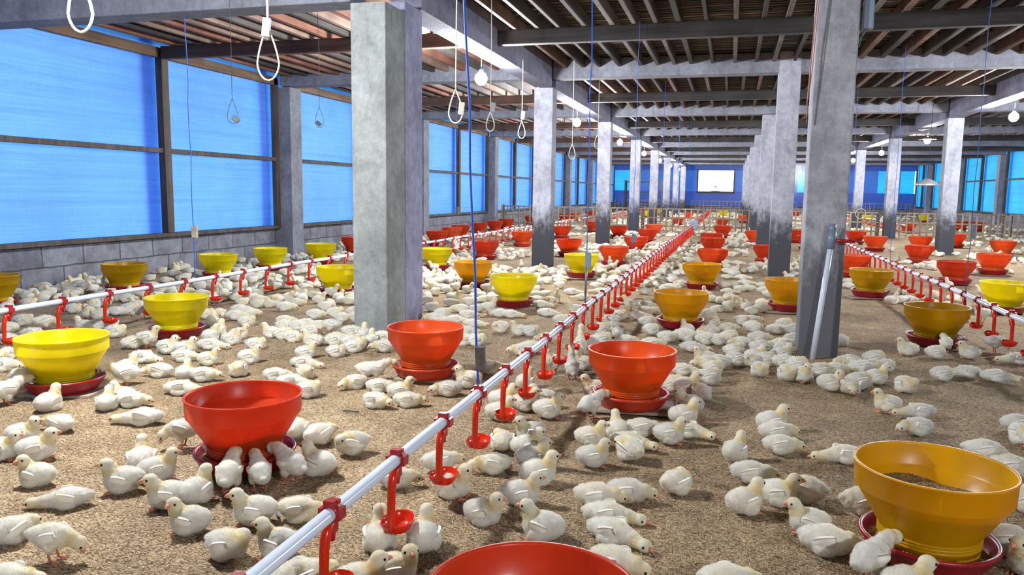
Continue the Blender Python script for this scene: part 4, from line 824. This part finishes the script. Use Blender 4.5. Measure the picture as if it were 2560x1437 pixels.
def leg_mb(s, kind):
    mb = MB(); y = .019*s
    if kind == 'stand':
        mb.tube([(.000, y, .052), (-.004, y, .034), (.002, y, .008)], [.0050, .0038, .0034], 7); f = (.002, y, .005)
    else: f = (.026, y*1.15, .004); mb.tube([(.008, y*1.15, .010), f], [.004, .0034], 6)
    for a in (-.5, 0, .5): mb.tube([f, (f[0]+.016*math.cos(a), f[1]+.016*math.sin(a), .0045), (f[0]+.027*math.cos(a), f[1]+.027*math.sin(a), .0022)], [.0032, .0026, .0010], 6)
    mb.tube([f, (f[0]-.012, f[1]-.003*s, .002)], [.003, .0011], 6); return mb
POSES = {}
def make_pose(p, lod):
    """lod 0: near chick with separate parts and a fringe of down; 1 and 2: one mesh."""
    if (p, lod) in POSES: return POSES[p, lod]
    E, hc, hy, hp, legs = body_elements(p)
    me = smooth_union(E, (.0036, .0052, .0085)[lod], (6, 4, 2)[lod]); g = hash(p) % 7 if False else sum(map(ord, p)) % 7
    nv = len(me.vertices); co = np.empty(nv*3, 'f'); me.vertices.foreach_get('co', co); co = co.reshape(-1, 3)
    no = np.empty(nv*3, 'f'); me.vertex_normals.foreach_get('vector', no); no = no.reshape(-1, 3)
    r = np.random.default_rng(g)
    low = np.clip(.004-co[:, 2], 0, 1); co[:, 2] += low                       # settle on the litter
    lump = (np.sin(co[:, 0]*170+g)*np.sin(co[:, 1]*190+2*g)*np.sin(co[:, 2]*180+g))*.0012
    away = np.clip((np.linalg.norm(co-np.array(hc), axis=1)-.02)/.02, 0, 1); co += no*(lump*away)[:, None]
    V = co.tolist(); Fc = [tuple(f.vertices) for f in me.polygons]; colr = tint(co, hc, p, g); C_ = colr.tolist(); NN = no.tolist()
    mats = [0]*len(Fc); sm = [True]*len(Fc)
    nf = (11000, 1200, 0)[lod]
    if nf:
        idx = r.integers(0, nv, nf); ln = (.0048, .0070)[lod]; wd = (.0006, .0018)[lod]
        for i in idx:
            P = co[i]+no[i]*-.0008; n_ = no[i]; sw = np.array([-.9, 0, -.25])+r.normal(0, .45, 3); sw -= n_*sw.dot(n_)
            d_ = n_*.75+sw*.5; d_ /= np.linalg.norm(d_)+1e-9
            hd = np.linalg.norm(P-np.array(hc)) < .024
            tl = ln*(0.45 if hd else 1)*r.uniform(.6, 1.3); sd = np.cross(d_, r.normal(0, 1, 3)); sd /= np.linalg.norm(sd)+1e-9
            q = r.normal(0, .0015, 3); b0 = P+q-n_*q.dot(n_); o = len(V)
            V += [(b0-sd*wd).tolist(), (b0+sd*wd).tolist(), (b0+d_*tl).tolist()]; Fc.append((o, o+1, o+2)); mats.append(1 if lod == 0 else 5); sm.append(True)
            c = (np.array(C_[i])*r.uniform(.97, 1.06)).clip(0, .95).tolist(); C_ += [c]*3; NN += [n_.tolist()]*3
    # head parts
    Rh = (Matrix.Rotation(hy, 3, 'Z') @ Matrix.Rotation(hp, 3, 'Y'))
    H = lambda v: tuple(Rh @ Vector(v)+Vector(hc))
    bk = MB(); bk.tube([H((.0175, 0, .001)), H((.0245, 0, .0002)), H((.0300, 0, -.0017)), H((.0335, 0, -.0048))], [.0066, .0054, .0034, .0006], 10)
    bk.tube([H((.0175, 0, -.0046)), H((.0240, 0, -.0052)), H((.0290, 0, -.0058))], [.0048, .0034, .0006], 8)
    ey = []
    for s in (-1, 1): e = MB(); e.sphere(H((.0105, s*.0168, .0032)), (.0036, .0034, .0038), 10); ey.append(e)
    wings = [wing_mb(1, p), wing_mb(-1, p)]; lg = [leg_mb(1, legs), leg_mb(-1, legs)] if legs else []
    extra = []
    MT = [DOWN, FUZZ]
    if lod:
        MT = [DOWN, BEAK, EYE, FEATHER, LEGM, FUZZ]
        for part, mi in [(bk, 1)]+([(e, 2) for e in ey] if lod == 1 else [])+([(w, 3) for w in wings] if lod == 1 else [])+([(q, 4) for q in lg]):
            o = len(V); V += [tuple(v) for v in part.v]; Fc += [tuple(i+o for i in f) for f in part.f]; mats += [mi]*len(part.f); sm += [True]*len(part.f)
            C_ += [[.8, .8, .8]]*len(part.v); NN += [[0, 0, 0]]*len(part.v)
    out = bpy.data.meshes.new('chick'); out.from_pydata(V, [], Fc)
    for m in MT: out.materials.append(m)
    out.polygons.foreach_set('material_index', mats); out.polygons.foreach_set('use_smooth', sm)
    a = out.attributes.new('tone', 'FLOAT_COLOR', 'POINT'); a.data.foreach_set('color', np.hstack([np.array(C_, 'f'), np.ones((len(C_), 1), 'f')]).ravel())
    bpy.data.meshes.remove(me)
    parts = []
    if lod == 0:
        parts = [('beak', bk.mesh('beak', BEAK))]+[('eye', e.mesh('eye', EYE)) for e in ey]+[('wing', w.mesh('wing', FEATHER)) for w in wings]+[('leg', q.mesh('leg', LEGM)) for q in lg]
    POSES[p, lod] = (out, parts); return POSES[p, lod]
PW = {'u': 'sitting up', 'ul': 'looking round', 'ur': 'looking round', 's': 'dozing', 'f': 'lying flat', 't': 'curled up',
      'w': 'standing', 'e': 'pecking feed', 'd': 'bowing its head', 'n': 'stretching up to drink'}
def facing(h):
    a = (h-15.8) % 360
    return 'facing right' if a < 50 or a > 310 else 'facing away' if a < 130 else 'facing left' if a < 230 else 'facing camera'
LM = [(FE[i][0], FE[i][1], t) for i, t in LMT.items()] + [(XA, 5.1, 'the doubled column'), (XB, 5.17, 'the white-pipe column'), (XA, 10.07, 'the second left pillar'), (XB, 10.1, 'the stained middle column')]
rx, ry = math.cos(YAW), math.sin(YAW)
def relation(x, y):
    best = min(LM, key=lambda q: (q[0]-x)**2+(q[1]-y)**2); dx, dy = x-best[0], y-best[1]
    a = dx*rx+dy*ry; b_ = -dx*ry+dy*rx
    rel = ('right of' if a > 0 else 'left of') if abs(a) > abs(b_) else ('behind' if b_ > 0 else 'in front of')
    return rel, best[2], math.hypot(dx, dy)
near = sorted(CH, key=lambda c: (c[0]*-math.sin(YAW)+c[1]*math.cos(YAW)))
solo, crowd = near[:300], near[300:]
info = []
for c in solo:
    rel, lm, d = relation(c[0], c[1]); info.append(((PW[c[3]], facing(c[2]), rel, lm), d))
from collections import Counter, defaultdict
tot = Counter(k for k, _ in info); order = defaultdict(list)
for i, (k, d) in enumerate(info): order[k].append((d, i))
rank = {}
for k, l in order.items():
    for n, (d, i) in enumerate(sorted(l)): rank[i] = n
ADJ = ['nearest', 'second nearest', 'third nearest', 'fourth nearest', 'fifth nearest', 'sixth nearest', 'seventh nearest', 'eighth nearest', 'ninth nearest', 'tenth nearest', 'eleventh nearest', 'twelfth nearest', 'thirteenth nearest', 'fourteenth nearest', 'fifteenth nearest']
SPOTS = []
grd = random.Random(11)
for i, (x, y, h, p) in enumerate(solo):
    (pw, fc, rel, lm), d = info[i]; dd = math.hypot(x, y); lod = 0 if dd < 4.6 else 1
    me, parts = make_pose(p, lod)
    lab = f'chick {pw}, {fc}, '+(f'{ADJ[rank[i]]} one ' if tot[info[i][0]] > 1 else '')+f'{rel} {lm}'
    sc = grd.uniform(.95, 1.08)
    o = link('chick', me, loc=(x, y, -.002), rz=math.radians(h), label=lab, cat='chick', group='white and pale yellow chicks on the litter'); o.scale = (sc, sc, sc)
    for nm, pm in parts: link(nm, pm, o)
    SPOTS.append((x, y))
for c in crowd: SPOTS.append((c[0], c[1]))

# the uncountable rest of the flock further off: one mass of small chicks
def flock():
    g = np.random.default_rng(5); pts = [(c[0], c[1], c[2], c[3]) for c in crowd]
    cell = {}
    def ok(x, y, m):
        ix, iy = int(x/.15), int(y/.15)
        for a in (-1, 0, 1):
            for b_ in (-1, 0, 1):
                for q in cell.get((ix+a, iy+b_), ()):
                    if (q[0]-x)**2+(q[1]-y)**2 < m*m: return False
        return True
    def put(x, y): cell.setdefault((int(x/.15), int(y/.15)), []).append((x, y))
    for x, y in SPOTS: put(x, y)
    cols = [(c, Y0+k*S) for c in (XL+.1, XA, XB, XC) for k in range(8)]
    for _ in range(60000):
        y = 5.2+36*g.random()**1.35; x = g.uniform(XL+.15, XR-.2)
        px = 1280+F_PX*(x*rx+y*ry)/max(.1, -x*ry+y*rx)
        if px < -30 or px > 2600: continue
        dep = -x*ry+y*rx
        if dep < 6.6 and not (x < -4.3): continue
        dens = math.sin(x*1.9+1.2*math.sin(y*.9))*math.sin(y*1.25+x*.8)
        th = -.55 if x < -4.9 else -.15 if x < -1 else .0 if x < 1 else .38
        if y > 21: th = .1 if x < 1 else .4
        if dens < th: continue
        if any((x-f[0])**2+(y-f[1])**2 < .235**2 for f in FEEDERS): continue
        if abs(x+4.2) < 1.05 and abs(y-38.5) < .4: continue
        if any(abs(x-c[0]) < .21 and abs(y-c[1]) < .21 for c in cols): continue
        if abs(y-Yf) < .12: continue
        m = .092 if y < 21 else .14
        if not ok(x, y, m): continue
        put(x, y); pts.append((x, y, g.uniform(0, 360), g.choice(['s', 't', 'f', 'u', 's', 't', 'w' if g.random() < .4 else 's'])))
        if len(pts) > 2600: break
    VV = []; FF = []; MM = []; CC = []; o = 0
    for (x, y, h, p) in pts:
        me, _ = make_pose(str(p), 2); n = len(me.vertices); co = np.empty(n*3, 'f'); me.vertices.foreach_get('co', co); co = co.reshape(-1, 3)
        cc = np.empty(n*4, 'f'); me.attributes['tone'].data.foreach_get('color', cc); cc = cc.reshape(-1, 4).copy(); cc[:, :3] *= g.uniform(.86, 1.0)*np.array([1, g.uniform(.97, 1), g.uniform(.88, 1)])
        a = math.radians(h); s_ = g.uniform(.92, 1.06); R2 = np.array([[math.cos(a), -math.sin(a), 0], [math.sin(a), math.cos(a), 0], [0, 0, 1]])
        VV.append((co*s_) @ R2.T+np.array([x, y, -.002])); CC.append(cc)
        if (p, 'f') not in FM: FM[p, 'f'] = ([tuple(f.vertices) for f in me.polygons], [f.material_index for f in me.polygons])
        f_, m_ = FM[p, 'f']; FF += [tuple(i+o for i in q) for q in f_]; MM += m_; o += n
    me = bpy.data.meshes.new('flock'); me.from_pydata(np.vstack(VV).tolist(), [], FF)
    for m in (DOWN, BEAK, EYE, FEATHER, LEGM): me.materials.append(m)
    me.polygons.foreach_set('material_index', MM); me.polygons.foreach_set('use_smooth', [True]*len(FF))
    a = me.attributes.new('tone', 'FLOAT_COLOR', 'POINT'); a.data.foreach_set('color', np.vstack(CC).astype('f').ravel())
    link('chick_flock', me, label='distant crowd of white chicks spread over the litter to the far pens', cat='chicks', kind='stuff')
    print('flock', len(pts), len(FF))
flock()

# ---------------------------------------------------------------- loose rice husks on the near floor
def husks(N=150000):
    g = np.random.default_rng(2)
    d = 1.25+4.2*g.random(N)**1.5; a = g.uniform(-.40, .40, N)*1.9; lat = np.tan(np.clip(a, -.74, .74))*d
    x = lat*rx-d*ry; y = lat*ry+d*rx
    th = g.uniform(0, 2*PI, N)+.3; L = g.uniform(.0030, .0056, N); w = g.uniform(.0009, .0015, N)
    z = hgt(x, y)+g.uniform(.0004, .0042, N); tz = g.normal(0, .0013, N)
    c, s = np.cos(th), np.sin(th)
    P = np.stack([np.stack([x-c*L, y-s*L, z-tz], 1), np.stack([x-s*w, y+c*w, z+.0012], 1), np.stack([x+c*L, y+s*L, z+tz], 1), np.stack([x+s*w, y-c*w, z+.0012], 1)], 1).reshape(-1, 3)
    me = bpy.data.meshes.new('husks'); me.vertices.add(N*4); me.vertices.foreach_set('co', P.astype('f').ravel())
    me.loops.add(N*4); me.loops.foreach_set('vertex_index', np.arange(N*4, dtype='i')); me.polygons.add(N)
    me.polygons.foreach_set('loop_start', np.arange(0, N*4, 4, dtype='i')); me.materials.append(HUSK); me.update(calc_edges=True); me.validate()
    t = g.random(N)[:, None]; base = np.array([.56, .42, .25])*(1-t)+np.array([.40, .265, .14])*t; k = g.random(N) < .12; base[k] = [.78, .68, .50]; k = g.random(N) < .14; base[k] = [.20, .13, .075]
    at = me.attributes.new('tone', 'FLOAT_COLOR', 'POINT'); at.data.foreach_set('color', np.repeat(np.hstack([base, np.ones((N, 1))]), 4, 0).astype('f').ravel())
    link('rice_husk_litter', me, label='loose golden rice husks covering the floor', cat='litter', kind='stuff')
husks()
